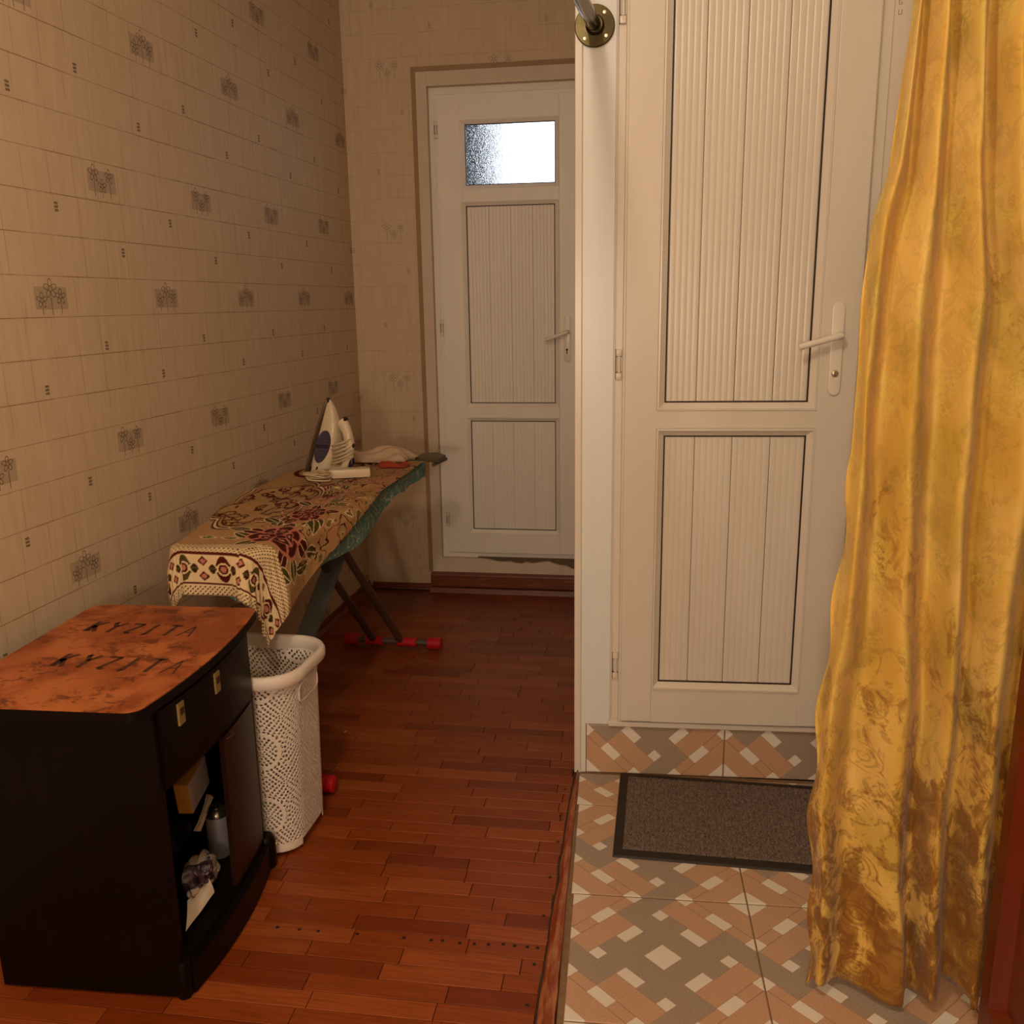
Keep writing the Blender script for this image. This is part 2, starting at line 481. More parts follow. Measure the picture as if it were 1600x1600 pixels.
# white pvc corner bead on the pier edge, and cladding board on its face
bm = NB(); prism(bm, [(-0.0315, -0.004), (-0.0295, -0.0085), (-0.012, -0.0085), (-0.009, -0.005), (-0.009, 0.0005), (-0.0255, 0.0005), (-0.0315, 0.03)], 0.0, 3.05)
bd = struct(dframe(obj('trim_2', bm, PVC))); bd['label'] = 'white corner bead along the edge of the partition'
bm = NB(); box(bm, -0.009, 0.082, -0.0045, 0.0005, 0.172, 3.05, 0.001); obj('cladding_board', bm, PVC_COOL, wp)
bm = NB(); box(bm, -0.022, 0.006, -0.004, 0.0008, 0.0, 0.176, 0.001); obj('cladding_board', bm, PVC_COOL, wp)
# right of the door: cladding boards
for a, b in ((0.802, 0.90), (0.902, 1.0), (1.002, 1.1)):
    bm = NB(); box(bm, a, b, -0.006, 0.0005, 0.0, 3.05, 0.0015); obj('cladding_board', bm, PVC, wp)
# faint vertical print on the cladding right of the door
def glyph(bmx, strokes, ox, oy, sx, sy, wdt, to3d, z=0.0):
    for (x0, y0, x1, y1) in strokes:
        a = Vector((ox + x0 * sx, oy + y0 * sy)); b = Vector((ox + x1 * sx, oy + y1 * sy)); d = (b - a).normalized(); nrm = Vector((-d.y, d.x)) * wdt / 2
        bmx.faces.new([bmx.verts.new(to3d(q.x, q.y)) for q in (a + nrm, b + nrm, b - nrm, a - nrm)])
bm = NB()
FAINT = material('faint_print', col='#A9957A', rough=0.5)
for zc, ss in ((2.262, [(0, 0, 0, 1), (0, 1, .8, .9), (.8, .9, .8, .55), (.8, .55, 0, .5), (.4, .5, .9, 0)]), (2.240, [(.1, .1, .1, .9), (.1, .9, .9, .9), (.1, .1, .9, .1), (.9, .1, .9, .45), (.9, .45, .5, .45)]), (2.216, [(.1, 1, .1, .1), (.1, .1, .9, .1), (.9, .1, .9, 1)])):
    glyph(bm, ss, 0.812, zc, 0.010, 0.013, 0.0022, lambda x, y: (x, -0.0063, y))
fp = obj('printed_mark', bm, FAINT, wp)

# step riser tiles + white sill
def riser_frame(x, y, z): return (x, -0.004 - z, y)
bm = NB(); box(bm, 0.006, 1.0, -0.003, 0.0, 0.0, 0.174); obj('grout_bed', bm, GROUT, wp)
for i, (a, b, u1) in enumerate(((0.007, 0.4465, 1), (0.4465, 0.89, 1))):
    bm = NB(); tile_mesh(bm, a, b, 0.001, 0.173, (0, u1, 0, 0.39), lambda x, y, z: (x, -0.0075 - z, y), 0.006); obj('tile', bm, TILE, wp)

# door_1
d1 = struct(dframe(bpy.data.objects.new('door_1', None))); C.objects.link(d1); d1['label'] = 'near white plastic door with two ribbed panels above a tiled step'
bm = NB()
ring(bm, (0.083, 0.80, 0.174, 2.52), (0.118, 0.77, 0.196, 2.47), -0.012, -0.012, 0.05)
ring(bm, (0.0845, 0.110, 0.176, 2.51), (0.0875, 0.1075, 0.20, 2.5), -0.012, -0.0155, -0.011)
obj('frame', bm, PVC, d1)
bm = NB(); box(bm, 0.078, 0.80, -0.022, -0.004, 0.1735, 0.1905, 0.003); obj('sill', bm, PVC, d1)
SH = -0.034   # sash front
bm = NB()
bo = (0.115, 0.766, 0.2, 2.46)
P_UP = (0.231, 0.639, 1.207, 2.36); P_LO = (0.231, 0.640, 0.332, 1.111)
bw_ = 0.021
def ring_hole(bmx, o, hs, y0, yb):
    """flat front leaf with rectangular holes stacked in z"""
    zs = [o[2]]
    for h in hs: zs += [h[2], h[3]]
    zs.append(o[3])
    x0, x1 = hs[0][0], hs[0][1]
    box(bmx, o[0], x0, y0, yb, o[2], o[3], 0.003); box(bmx, x1, o[1], y0, yb, o[2], o[3], 0.003)
    for k in range(0, len(zs), 2): box(bmx, x0, x1, y0, yb, zs[k], zs[k + 1])
outU = (P_UP[0] - bw_, P_UP[1] + bw_, P_UP[2] - bw_, P_UP[3] + bw_); outL = (P_LO[0] - bw_, P_LO[1] + bw_, P_LO[2] - bw_, P_LO[3] + bw_)
ring_hole(bm, bo, [outL, outU], SH, 0.02)
sash = obj('sash', bm, PVC, d1)
bm = NB(); box(bm, 0.2065, 0.664, SH - 0.0006, SH + 0.002, outL[3] + .002, outU[2] - .001, 0.0006); obj('mid_rail', bm, PVC, sash)
for o_, p_ in ((outU, P_UP), (outL, P_LO)):
    bm = NB(); ring(bm, o_, p_, SH - 0.003, SH + 0.012, SH + 0.02)
    ring(bm, (o_[0] - .0, o_[1] + .0, o_[2] - .0, o_[3] + .0), (o_[0] + .005, o_[1] - .005, o_[2] + .005, o_[3] - .005), SH - 0.0038, SH - 0.0042, SH)
    obj('glazing_bead', bm, PVC, sash)
    bm = NB(); ring(bm, (p_[0] - .001, p_[1] + .001, p_[2] - .001, p_[3] + .001), (p_[0] + .0045, p_[1] - .0045, p_[2] + .0045, p_[3] - .0045), SH + 0.014, SH + 0.014, SH + .02); obj('gasket', bm, GASKET, sash)
def ribbed(bmx, x0, x1, z0, z1, y, pitch, depth, yb):
    n = max(1, round((x1 - x0) / pitch)); w_ = (x1 - x0) / n
    prof = [(x0, yb), (x0, y + depth)]
    for k in range(n):
        a = x0 + k * w_
        if k: prof.append((a, y + depth))
        prof += [(a + w_ * .12, y + depth * 0.25), (a + w_ * .32, y + depth * 0.04), (a + w_ * .5, y), (a + w_ * .68, y + depth * 0.04), (a + w_ * .88, y + depth * 0.25)]
    prof += [(x1, y + depth), (x1, yb)]
    prism(bmx, prof, z0, z1)
for p_, rib, dep in ((P_UP, 0.0182, 0.0014), (P_LO, 0.0182, 0.0007)):
    bm = NB(); box(bm, p_[0] - .01, p_[1] + .01, SH + .0285, SH + .045, p_[2] - .01, p_[3] + .01); obj('panel_backing', bm, PVC, sash)  # unseen backing added to stop daylight showing between the boards
    js = [p_[0] + 0.0035, p_[0] + 0.091, p_[0] + 0.199, p_[0] + 0.308, p_[1] - 0.0035]
    for a, b in zip(js, js[1:]):
        bm = NB(); ribbed(bm, a + .0010, b - .0010, p_[2] + .003, p_[3] - .003, SH + 0.0165, rib, dep, SH + 0.028)
        obj('panel_board', bm, PVC, sash, True, None, 25)
# rebate with its shade painted in grey, right of the sash and the wide frame beyond it
bm = NB(); box(bm, 0.769, 0.801, -0.010, 0.02, 0.19, 2.5); obj('jamb', bm, material('jamb_shade', col='#A99B88', rough=0.4), d1)
def hinge(parent, x, z0, z1, y, mat=HINGE):
    h = NB()
    box(h, x - .0085, x + .0085, y - .010, y, z0, z0 + .020, .003); box(h, x - .0085, x + .0085, y - .010, y, z1 - .020, z1, .003)
    tube(h, [(x + .001, y - .006, z0 + .02), (x + .001, y - .006, z1 - .02)], 0.0052, 10)
    o = obj('hinge', h, mat, parent, True)
    g = NB(); 
    for zz in (z0 + .0205, z1 - .0215): box(g, x - .008, x + .0085, y - .0075, y - .001, zz, zz + .0016)
    box(g, x - .0098, x - .0078, y - .004, y - .0005, z0, z1); obj('hinge_gap', g, GASKET, o)
for z0, z1 in ((2.222, 2.31), (1.275, 1.362), (0.338, 0.424)): hinge(d1, 0.0975, z0, z1, -0.0125)
# lever handle
def lever_handle(parent, x, zt, zb, y, piv, end, cyl, wid=0.0155):
    g = NB(); pts = []
    for k in range(9): t = PI * k / 8; pts.append((x + math.cos(t) * wid, zt - wid + math.sin(t) * wid))
    for k in range(9): t = PI + PI * k / 8; pts.append((x + math.cos(t) * wid, zb + wid + math.sin(t) * wid))
    prism(g, pts, y - 0.009, y, 'y', 0.002); pl = obj('handle_plate', g, HANDLE, parent, True)
    g = NB(); L0 = Vector((piv[0], y - 0.046, piv[1])); L1 = Vector((end[0], y - 0.044, end[1]))
    tube(g, [(piv[0], y - .006, piv[1]), (piv[0], y - .030, piv[1]), (piv[0] - .003, y - .041, piv[1] - .001), L0 + (L1 - L0) * .12, L0 + (L1 - L0) * .5, L1], [.0105, .0105, .0105, .0095, .0088, .0095], 14)
    obj('handle_lever', g, HANDLE, pl, True)
    return pl
pl = lever_handle(d1, 0.7035, 1.487, 1.229, SH, (0.708, 1.397), (0.594, 1.366), None, 0.0165)
g = NB(); lathe(g, [(0.0095, 0), (0.0095, .004), (0.007, .006), (0, .0062)], 20, Matrix.Translation((0.7025, SH - 0.009, 1.29)) @ Matrix.Rotation(R(90), 4, 'X')); obj('lock_cylinder', g, STEELCYL, pl, True)
g = NB(); box(g, 0.7017, 0.7033, SH - 0.0157, SH - 0.0148, 1.285, 1.295); obj('keyhole', g, BLACK, pl)

# ------------------------------------------------------------------ FAR DOOR (door_2) in the end wall
d2 = struct(bpy.data.objects.new('door_2', None)); C.objects.link(d2); d2.location = (LX, 4.45, 0); d2.rotation_euler = (0, 0, BY)
d2['label'] = 'far white plastic door with a small frosted window at the corridor end'
SX0, SX1, SZ0, SZ1 = 0.452, 1.146, 0.205, 2.452
bm = NB(); ring(bm, (0.408, 1.190, 0.176, 2.505), (0.456, 1.142, 0.214, 2.446), 0.03, 0.03, 0.10)
ring(bm, (0.412, 1.186, 0.18, 2.50), (0.440, 1.158, 0.20, 2.47), 0.0295, 0.0255, 0.031); obj('frame', bm, PVC_FAR, d2)
S2 = 0.016
G = (0.583, 1.020, 2.055, 2.333); PU = (0.580, 1.018, 0.997, 1.96); PL = (0.578, 1.018, 0.331, 0.907)
bw2 = 0.018
ex = lambda p, d: (p[0] - d, p[1] + d, p[2] - d, p[3] + d)
XL, XR = 0.560, 1.038
bm = NB()
box(bm, SX0, XL, S2, .07, SZ0, SZ1, .003); box(bm, XR, SX1, S2, .07, SZ0, SZ1, .003)
for z0, z1 in ((SZ0, PL[2] - bw2), (PL[3] + bw2, PU[2] - bw2), (PU[3] + bw2, G[2] - bw2), (G[3] + bw2, SZ1)): box(bm, XL, XR, S2, .07, z0, z1)
s2 = obj('sash', bm, PVC_FAR, d2)
for p_ in (G, PU, PL):
    bm = NB(); ring(bm, (XL, XR, p_[2] - bw2, p_[3] + bw2), p_, S2 - .002, S2 + .011, S2 + .02); obj('glazing_bead', bm, PVC_FAR, s2)
    bm = NB(); ring(bm, ex(p_, .001), ex(p_, -.004), S2 + .012, S2 + .012, S2 + .02); obj('gasket', bm, GASKET, s2)
for p_, dep in ((PU, .0016), (PL, .0010)):
    bm = NB(); box(bm, p_[0] - .01, p_[1] + .01, S2 + .0275, S2 + .045, p_[2] - .01, p_[3] + .01); obj('panel_backing', bm, PVC_FAR, s2)  # added behind these boards too, keeps daylight out of the joints
    n = 4; w_ = (p_[1] - p_[0] - .007) / n
    for k in range(n):
        a = p_[0] + .0035 + k * w_
        bm = NB(); ribbed(bm, a + .0005, a + w_ - .0005, p_[2] + .003, p_[3] - .003, S2 + .015, .0182, dep, S2 + .027); obj('panel_board', bm, PVC_FAR, s2, True, None, 25)
GLASS = material('frosted_glass', lambda: {'bump': (voro(coord(), 300) + noise(coord(), 90, 3) * 1.2, 0.5, 0.003)}, col='#FFFFFF', rough=0.04, Transmission_Weight=1.0, IOR=1.35)
bm = NB(); box(bm, G[0], G[1], S2 + .018, S2 + .023, G[2], G[3]); obj('pane', bm, GLASS, s2)
for z0, z1 in ((2.275, 2.352), (1.338, 1.418), (0.342, 0.418)): hinge(d2, 0.443, z0, z1, 0.027)
pl = lever_handle(d2, 1.078, 1.432, 1.204, S2, (1.080, 1.352), (0.970, 1.314), None, 0.0165)
g = NB(); lathe(g, [(0.0055, 0), (0.0055, .0004), (0, .0004)], 14, Matrix.Translation((1.077, S2 - .0092, 1.266)) @ Matrix.Rotation(R(90), 4, 'X')); box(g, 1.0745, 1.0795, S2 - .0096, S2 - .009, 1.245, 1.264)
obj('keyhole', g, BLACK, pl)
# plaster surround, chipped sill
bm = NB()
box(bm, .357, .410, -.006, .12, .095, 2.568, .002); box(bm, .410, 1.24, -.006, .12, 2.503, 2.568, .002); box(bm, 1.19, 1.24, -.006, .12, .095, 2.503, .002)
pts = [(0.405, .098), (0.405, .176)]
chip = [(.62, .176), (.665, .172), (.70, .163), (.73, .160), (.775, .163), (.80, .157), (.84, .153), (.86, .162), (.89, .157), (.915, .160), (.95, .166), (.985, .169), (1.01, .158), (1.04, .151), (1.075, .148), (1.10, .133), (1.15, .128), (1.19, .11)]
pts += chip + [(1.24, .098)]
prism(bm, pts, -.004, .06, 'y')
pb = struct(obj('trim_3', bm, PLASTER)); pb.location = d2.location; pb.rotation_euler = d2.rotation_euler
pb['label'] = 'cracked plaster surround of the far door'
BAND = material('brown_band', lambda: mix(noise(coord(), 14, 4), lin('#8E7254'), lin('#AA8C6C')), rough=.8)  # darker brown strip beside and above the plaster surround
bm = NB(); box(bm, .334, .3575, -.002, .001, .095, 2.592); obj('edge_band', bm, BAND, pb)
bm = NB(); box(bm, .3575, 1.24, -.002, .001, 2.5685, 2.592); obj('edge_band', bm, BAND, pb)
bm = NB(); box(bm, .60, 1.24, .012, .09, .09, .18); obj('broken_mortar', bm, CONCRETE, pb)
bm = NB(); box(bm, .352, 1.4, -.048, .012, .028, .100, .008); st_ = struct(obj('trim_4', bm, PAINTWOOD)); st_.location = d2.location; st_.rotation_euler = d2.rotation_euler
st_['label'] = 'brown painted step below the far door'
bm = NB(); prism(bm, [(0, 0), (0, .030), (-.006, .032), (-.012, .026), (-.014, .012), (-.02, .008), (-.022, 0)], 0.02, .352, 'x'); prism(bm, [(-.048, 0), (-.048, .026), (-.056, .025), (-.060, .010), (-.064, 0)], .352, 1.4, 'x')
bb = struct(obj('baseboard_back', bm, PAINTWOOD)); bb.location = d2.location; bb.rotation_euler = d2.rotation_euler
bm = NB(); prism(bm, [(0, 0), (0, .045), (.010, .042), (.013, .02), (.03, .008), (.032, 0)], -1.6, 4.43, 'y')
bl = struct(obj('baseboard_left', bm, PAINTWOOD)); bl.location = (LX, 0, 0)
# outside, beyond the frosted pane: a grey shed wall to the left
bm = NB(); box(bm, -3.6, -1.03, 5.6, 5.75, 0, 4.0); ow = struct(obj('wall_outside', bm, material('shed_wall', col='#121318', rough=0.9)))
bm = NB(); box(bm, -6, 4, 4.95, 9.0, -0.1, 0.0); struct(obj('trim_5', bm, material('yard_ground', col='#8A8C8E', rough=0.9)))

# ------------------------------------------------------------------ CURTAIN ROD on the partition
CHROME = material('steel_tube', col='#6E675C', rough=0.16, metal=1.0)
BRASS = material('worn_brass', lambda: mix(noise(coord(), 40, 4), lin('#332C1C'), lin('#50472F')), rough=0.3, metal=1.0)
rod = thing('curtain_rod', 'steel curtain tube fixed to the partition by a round screwed flange', 'rod', DO, DY)
FC = (0.022, 2.222)
g = NB(); lathe(g, [(0, 0), (0.053, 0), (0.054, .003), (0.052, .006), (0.025, .0065), (0.025, .018), (0.021, .023), (0.0, .023)], 40, Matrix.Translation((FC[0], -.0085, FC[1])) @ Matrix.Rotation(R(90), 4, 'X'))
flg = obj('flange', g, BRASS, rod, True)
for k in range(4):
    t = R(50 + 90 * k); g = NB(); lathe(g, [(0, .0062), (0.0052, .0062), (0.0045, .0085), (0, .009)], 12, Matrix.Translation((FC[0] + .041 * math.cos(t), -.0085, FC[1] + .041 * math.sin(t))) @ Matrix.Rotation(R(90), 4, 'X')); obj('screw', g, material('zinc', col='#C8BFA8', rough=0.35, metal=0.8) if k == 0 else bpy.data.materials['zinc'], flg, True)
g = NB()
e = Vector((-0.49, -1.59, 2.222)) - DO; el = (e.x * cd + e.y * sd, -e.x * sd + e.y * cd, 2.222)
tube(g, [(FC[0], -.012, FC[1]), el], 0.019, 24); obj('tube', g, CHROME, rod, True)

# ------------------------------------------------------------------ DOORMAT
def mat_fn():
    p = coord(); x, y, z = sep(p)
    n = noise(scalev(p, 1, 1, 1), 260, 3, 0.8); n2 = noise(scalev(p, 60, 16, 1), 3, 3)
    return {'Base Color': mix(sstep(n * 0.75 + n2 * 0.25, .36, .64), lin('#4C3E36'), lin('#A8968A')), 'bump': (n, 1.0, 0.006)}
MATF = material('mat_fibre', mat_fn, rough=0.95, spec=0.1); RUB = material('mat_rubber', lambda: mix(noise(coord(), 30, 4), lin('#1A120C'), lin('#2C2018')), rough=0.6)
dm = thing('doormat', 'dark brown ribbed doormat with black rubber border on the tiles', 'doormat', (-0.142, 2.205, 0.0015), R(0.9))
g = NB(); ring(g, (0, .74, 0, .452), (.026, .714, .030, .43), 0, 0, 0); g.free()
g = NB()
def flatring(bmx, o, i, zo, zi):
    def q(r, z): return [bmx.verts.new(p) for p in ((r[0], r[2], z), (r[1], r[2], z), (r[1], r[3], z), (r[0], r[3], z))]
    a, b, c2, d = q(o, 0), q((o[0] + .003, o[1] - .003, o[2] + .003, o[3] - .003), zo), q(i, zi), q(i, 0)
    for k in range(4):
        l = (k + 1) % 4
        for s, t in ((a, b), (b, c2), (c2, d)): bmx.faces.new((s[k], s[l], t[l], t[k]))
flatring(g, (0, .74, 0, .452), (.026, .714, .032, .430), .006, .007); obj('border', g, RUB, dm)
# ribbed pile: rows of fibre
g = NB()
nx, ny = 150, 90
vs = []
for j in range(ny + 1):
    for i in range(nx + 1):
        edge = i in (0, nx) or j in (0, ny)
        z = .003 if edge else .0085 + .0016 * math.sin(i * 1.9) * math.sin(i * .35) + random.uniform(-.0012, .0012)
        vs.append(g.verts.new((.025 + .690 * i / nx, .031 + .400 * j / ny, z)))
for j in range(ny):
    for i in range(nx):
        k = j * (nx + 1) + i; g.faces.new((vs[k], vs[k + 1], vs[k + nx + 2], vs[k + nx + 1]))
obj('pile', g, MATF, dm, True, None, 0)

# ------------------------------------------------------------------ CABINET
DARK = material('dark_wenge', lambda: {'Base Color': mix(noise(scalev(coord(), 8, 8, 1), 4, 5), lin('#070302'), lin('#0F0704')), 'Roughness': 0.42}, rough=0.4, spec=0.18)
BURL = material('burl_veneer', lambda: (lambda p: mix(sstep(noise(scalev(p, 1, 1.4, 1), 24, 6, 0.7, .8) * .7 + noise(p, 7, 3) * .3, .50, .60) * 0.8, mix(sstep(noise(p, 6, 5, .6, .8), .35, .65), lin('#8E441E'), lin('#B96A38')), lin('#5A2410')))(coord()), rough=0.42, spec=0.3)
INK = material('stencil_ink', lambda: mix(noise(coord(), 90, 4), lin('#34190C'), lin('#5E2C16')), rough=0.6)
TINT = material('smoked_door_glass', lambda: mix(noise(coord(), 3, 3), lin('#1C0C06'), lin('#2C160A')), rough=0.35, spec=0.3)
GREYST = material('grey_edge_strip', col='#4A4440', rough=0.4)
PLATE = material('brass_plate', col='#A08A50', rough=0.4, metal=0.4)
CY = R(4)
cab = thing('cabinet', 'low black cabinet with bowed front and burl veneer top against the wallpaper', 'cabinet', (-1.045, 1.53, 0), CY)
BD = 0.49                                      # body length along y
def bow(Y, base=0.0, amp=0.030): 
    t = (Y - BD / 2) / (BD / 2 + .04); return base + amp * (1 - t * t)
# tabletop outline
def top_outline(inset=0.0):
    pts = []; y0, y1, xb = -.06 + inset, .567 - inset, -.452 + inset
    def fx(Y): t = (Y - .255) / .32; return .004 + .030 * (1 - t * t) - inset
    rc = .035
    for k in range(7): a = PI * k / 12; pts.append((fx(y0 + rc) - rc + rc * math.sin(a), y0 + rc - rc * math.cos(a)))
    for k in range(1, 16): Y = y0 + rc + (y1 - y0 - 2 * rc) * k / 16; pts.append((fx(Y), Y))
    for k in range(7): a = PI * k / 12; pts.append((fx(y1 - rc) - rc + rc * math.cos(a), y1 - rc + rc * math.sin(a)))
    for k in range(7): a = PI / 2 * k / 6; pts.append((xb + .04 - .04 * math.sin(a), y1 - .04 + .04 * math.cos(a)))
    for k in range(7): a = PI / 2 * k / 6; pts.append((xb + .04 - .04 * math.cos(a), y0 + .04 - .04 * math.sin(a)))
    return pts
g = NB(); prism(g, top_outline(), .698, .718); obj('top_edge', g, DARK, cab)
g = NB(); prism(g, top_outline(.0015), .7178, .7205, 'z', .001); top = obj('tabletop', g, BURL, cab)
# stencilled rows of slanted characters, upper row and lower row
LET = {'K': [(.1, 0, .1, 1), (.12, .45, .9, 1), (.3, .6, .95, 0), (.35, 0, .35, .6)], 'Y': [(0, 1, .5, .55), (1, 1, .5, .55), (.5, .55, .5, 0), (0, 1, .3, .95)], 'Z': [(0, .95, 1, .95), (.95, .95, .3, .05), (.3, .05, .8, .05)],
       'I': [(.5, 0, .5, 1), (.2, 0, .5, 0)], 'T': [(0, 1, 1, 1), (.55, 1, .55, 0)], 'A': [(0, 0, .5, 1), (.5, 1, 1, 0), (.25, .4, .75, .4)]}
g = NB()
c4, s4 = math.cos(CY), math.sin(CY)
def to_top(X, Y):   # world x,y -> cabinet local
    dx, dy = X + 1.045, Y - 1.53
    return (dx * c4 + dy * s4, -dx * s4 + dy * c4, .7208)
for yb_, x0_, stp, hh in ((1.872, -1.437, .0505, .068), (1.660, -1.372, .0545, .072)):
    for k, ch in enumerate('KYZITA'):
        wdt = .011 if k < 5 else .005
        g = NB(); glyph(g, LET[ch], x0_ + k * stp, yb_, .032, hh, wdt, lambda x, y: to_top(x, y)); obj('stencil_letter', g, INK, top)
# body
for y0, y1 in ((0, .018), (BD - .018, BD)):
    g = NB(); prism(g, [(-.425, .007), (-.006, .007), (.004, .09), (.004, .60), (.0, .698), (-.425, .698)], y0, y1, 'y'); o = obj('side_panel', g, DARK, cab)
g = NB(); box(g, -.425, -.413, .018, BD - .018, .04, .698); obj('back_panel', g, DARK, cab)
def bowed_slab(bmx, y0, y1, z0, z1, amp, base, thick, n=14):
    A, B = [], []
    for k in range(n + 1):
        Y = y0 + (y1 - y0) * k / n; A.append((bow(Y, base, amp), Y)); B.append((bow(Y, base, amp) - thick, Y))
    prism(bmx, A + B[::-1], z0, z1)
g = NB(); bowed_slab(g, .019, BD - .019, .522, .688, .026, .002, .018); df = obj('drawer_front', g, DARK, cab)
for Y in (.086, .248):
    xx = bow(Y, .002, .026)
    g = NB(); box(g, xx - .002, xx + .0035, Y - .013, Y + .013, .626, .676, .001); hp = obj('handle_plate', g, PLATE, df)
    g = NB(); box(g, xx + .003, xx + .0045, Y - .007, Y + .009, .648, .664); obj('screw_hole', g, material('rusty_hole', col='#3A1408', rough=.7), hp)
g = NB(); bowed_slab(g, .018, BD - .018, .505, .521, .02, .0, .40); obj('shelf', g, DARK, cab)
g = NB(); bowed_slab(g, .018, BD - .018, .082, .098, .022, .002, .42); obj('bottom_shelf', g, DARK, cab)
g = NB(); bowed_slab(g, .018, BD + .006, .006, .082, .034, .010, .10)
obj('plinth', g, DARK, cab)
for Y, X_, rr in ((.014, .000, .018), (BD + .0, .006, .026)):
    g = NB(); lathe(g, [(0, 0.0), (rr * .85, 0.0), (rr, .008), (rr, .078), (rr * .75, .094), (0, .097)], 16, Matrix.Translation((X_, Y, 0))); obj('plinth_end', g, DARK, cab, True)
g = NB(); lathe(g, [(0, 0), (.006, 0), (.005, .002), (0, .0025)], 12, Matrix.Translation((.037, BD - .002, .072)) @ Matrix.Rotation(R(90), 4, 'Y')); obj('screw', g, bpy.data.materials['zinc'], cab)
# right-hand door
g = NB(); bowed_slab(g, .262, .452, .102, .502, .020, .004, .012, 8); dr = obj('door', g, TINT, cab)
g = NB(); prism(g, [(bow(.452, .0045, .02), .4505), (bow(.457, .0045, .02), .4575), (bow(.457, -.008, .02), .4575), (bow(.452, -.008, .02), .4505)], .102, .502); obj('edge_strip', g, GREYST, dr)
g = NB(); tube(g, [(bow(.275, .006, .02), .272, .494), (bow(.285, .018, .02), .282, .498), (bow(.30, .018, .02), .298, .502), (bow(.305, .006, .02), .304, .503)], .0018, 8); obj('catch', g, bpy.data.materials['rusty_hole'], dr, True)

# ---- things inside the open compartment (world coordinates, shelf at z=.099)
ZS = .0985
CANB = material('can_silver_print', lambda: mix(noise(scalev(coord(), 3, 3, 30), 3, 3), lin('#9A949C'), lin('#B8B2B8')), rough=0.35, metal=0.3)
can = thing('spray_can', 'silver grey spray can without cap standing inside the open cabinet', 'can', (-1.150, 1.918, ZS))
g = NB(); lathe(g, [(0, 0), (.028, 0), (.030, .003), (.030, .112), (.0292, .1145), (.0292, .1155)], 28); obj('body', g, CANB, can, True)
g = NB(); lathe(g, [(.0296, .1155), (.0296, .119), (.025, .130), (.016, .136), (.0155, .139), (.011, .140), (.009, .136), (0, .136)], 28); obj('dome', g, material('can_metal', col='#8F8674', rough=.25, metal=.9), can, True)
g = NB(); lathe(g, [(.0042, .136), (.0042, .148), (.0032, .150), (0, .150)], 14); obj('valve', g, BLACK, can, True)

def crumple(name, ctr, sx, sy, sz, mat, label, cat, seed, amp=.28, low=True, res=4, fn=None, parent=None):
    rs = np.random.RandomState(seed)
    g = NB(); bmesh.ops.create_icosphere(g, subdivisions=res, radius=1)
    dirs = rs.randn(26, 3); dirs /= np.linalg.norm(dirs, axis=1)[:, None]; offs = rs.uniform(.62, 1.0, 26)
    ph = rs.uniform(0, 6, (6, 3)); fr = rs.uniform(2, 5, (6, 3))
    for v in g.verts:
        d = np.array(v.co); d /= np.linalg.norm(d)
        rr = min(1.05, float(np.min(np.where(dirs @ d > .15, offs / np.maximum(dirs @ d, .15), 9))))
        rr += amp * .12 * sum(math.sin(float(fr[k] @ d) * 2 + ph[k][0]) for k in range(6)) / 2
        p = d * rr
        q = Vector((p[0] * sx, p[1] * sy, p[2] * sz))
        if fn: q = fn(q)
        q += Vector(ctr)
        if low: q.z = max(q.z, ZS + .0004)
        v.co = q
    o = obj(name, g, mat, parent, True, None, 28)
    if label: tag(o, label, cat)
    return o
BLKBAG = material('black_plastic', lambda: {'Base Color': mix(noise(coord(), 20, 3), lin('#0A0706'), lin('#1C1512')), 'bump': (noise(coord(), 45, 4, .6, .6), .5, .01)}, rough=0.22)
crumple('plastic_bag', (-1.245, 1.800, .205), .078, .10, .11, BLKBAG, 'crumpled black plastic bag under the yellow carton inside the cabinet', 'bag', 11, .5)
WBAG = material('white_print_bag', lambda: (lambda p: {'Base Color': mix(sstep(noise(scalev(p, 1, 1, 1.3), 13, 3), .50, .54), mix(sstep(noise(scalev(p, 9, 9, 30), 5, 3), .5, .62) * .6, lin('#2E1A24'), lin('#6A5560')), lin('#B9A694')), 'bump': (noise(p, 40, 4, .6, .7), .6, .01)})(coord()), rough=0.28)
crumple('plastic_bag', (-1.116, 1.765, .150), .042, .075, .055, WBAG, 'crumpled white plastic bag with purple print at the front of the cabinet shelf', 'bag', 5, .6)
PAPER = material('white_paper', lambda: mix(noise(coord(), 8, 3), lin('#B8A690'), lin('#CDBBA6')), rough=0.7)
def sheet(name, quad, mat, label, cat, bend=.01, n=10, th=.0015):
    a, b, c2, d = [Vector(q) for q in quad]; nr = (b - a).cross(d - a).normalized()
    g = NB(); vs = []
    for sgn in (0, 1):
        for j in range(n + 1):
            for i in range(n + 1):
                u, v = i / n, j / n
                p = (a * (1 - u) + b * u) * (1 - v) + (d * (1 - u) + c2 * u) * v + nr * (bend * math.sin(PI * v) * (.4 + .6 * u) + .003 * math.sin(9 * u + 4 * v)) + nr * th * sgn
                vs.append(g.verts.new(p))
    N = (n + 1) ** 2
    for s in (0, N):
        for j in range(n):
            for i in range(n):
                k = s + j * (n + 1) + i; g.faces.new((vs[k], vs[k + 1], vs[k + n + 2], vs[k + n + 1]))
    for i in range(n):
        for p, q in (((0, i), (0, i + 1)), ((n, i), (n, i + 1)), ((i, 0), (i + 1, 0)), ((i, n), (i + 1, n))):
            k1 = p[0] * (n + 1) + p[1]; k2 = q[0] * (n + 1) + q[1]
            g.faces.new((vs[k1], vs[k2], vs[k2 + N], vs[k1 + N]))
    o = obj(name, g, mat, None, True, None, 40); tag(o, label, cat); return o
sheet('paper_sheet', ((-1.080, 1.620, .0995), (-1.070, 1.738, .118), (-1.092, 1.755, .142), (-1.112, 1.690, .128)), PAPER, 'pale folded paper at the shelf front edge leaning on the printed bag', 'paper', .008)
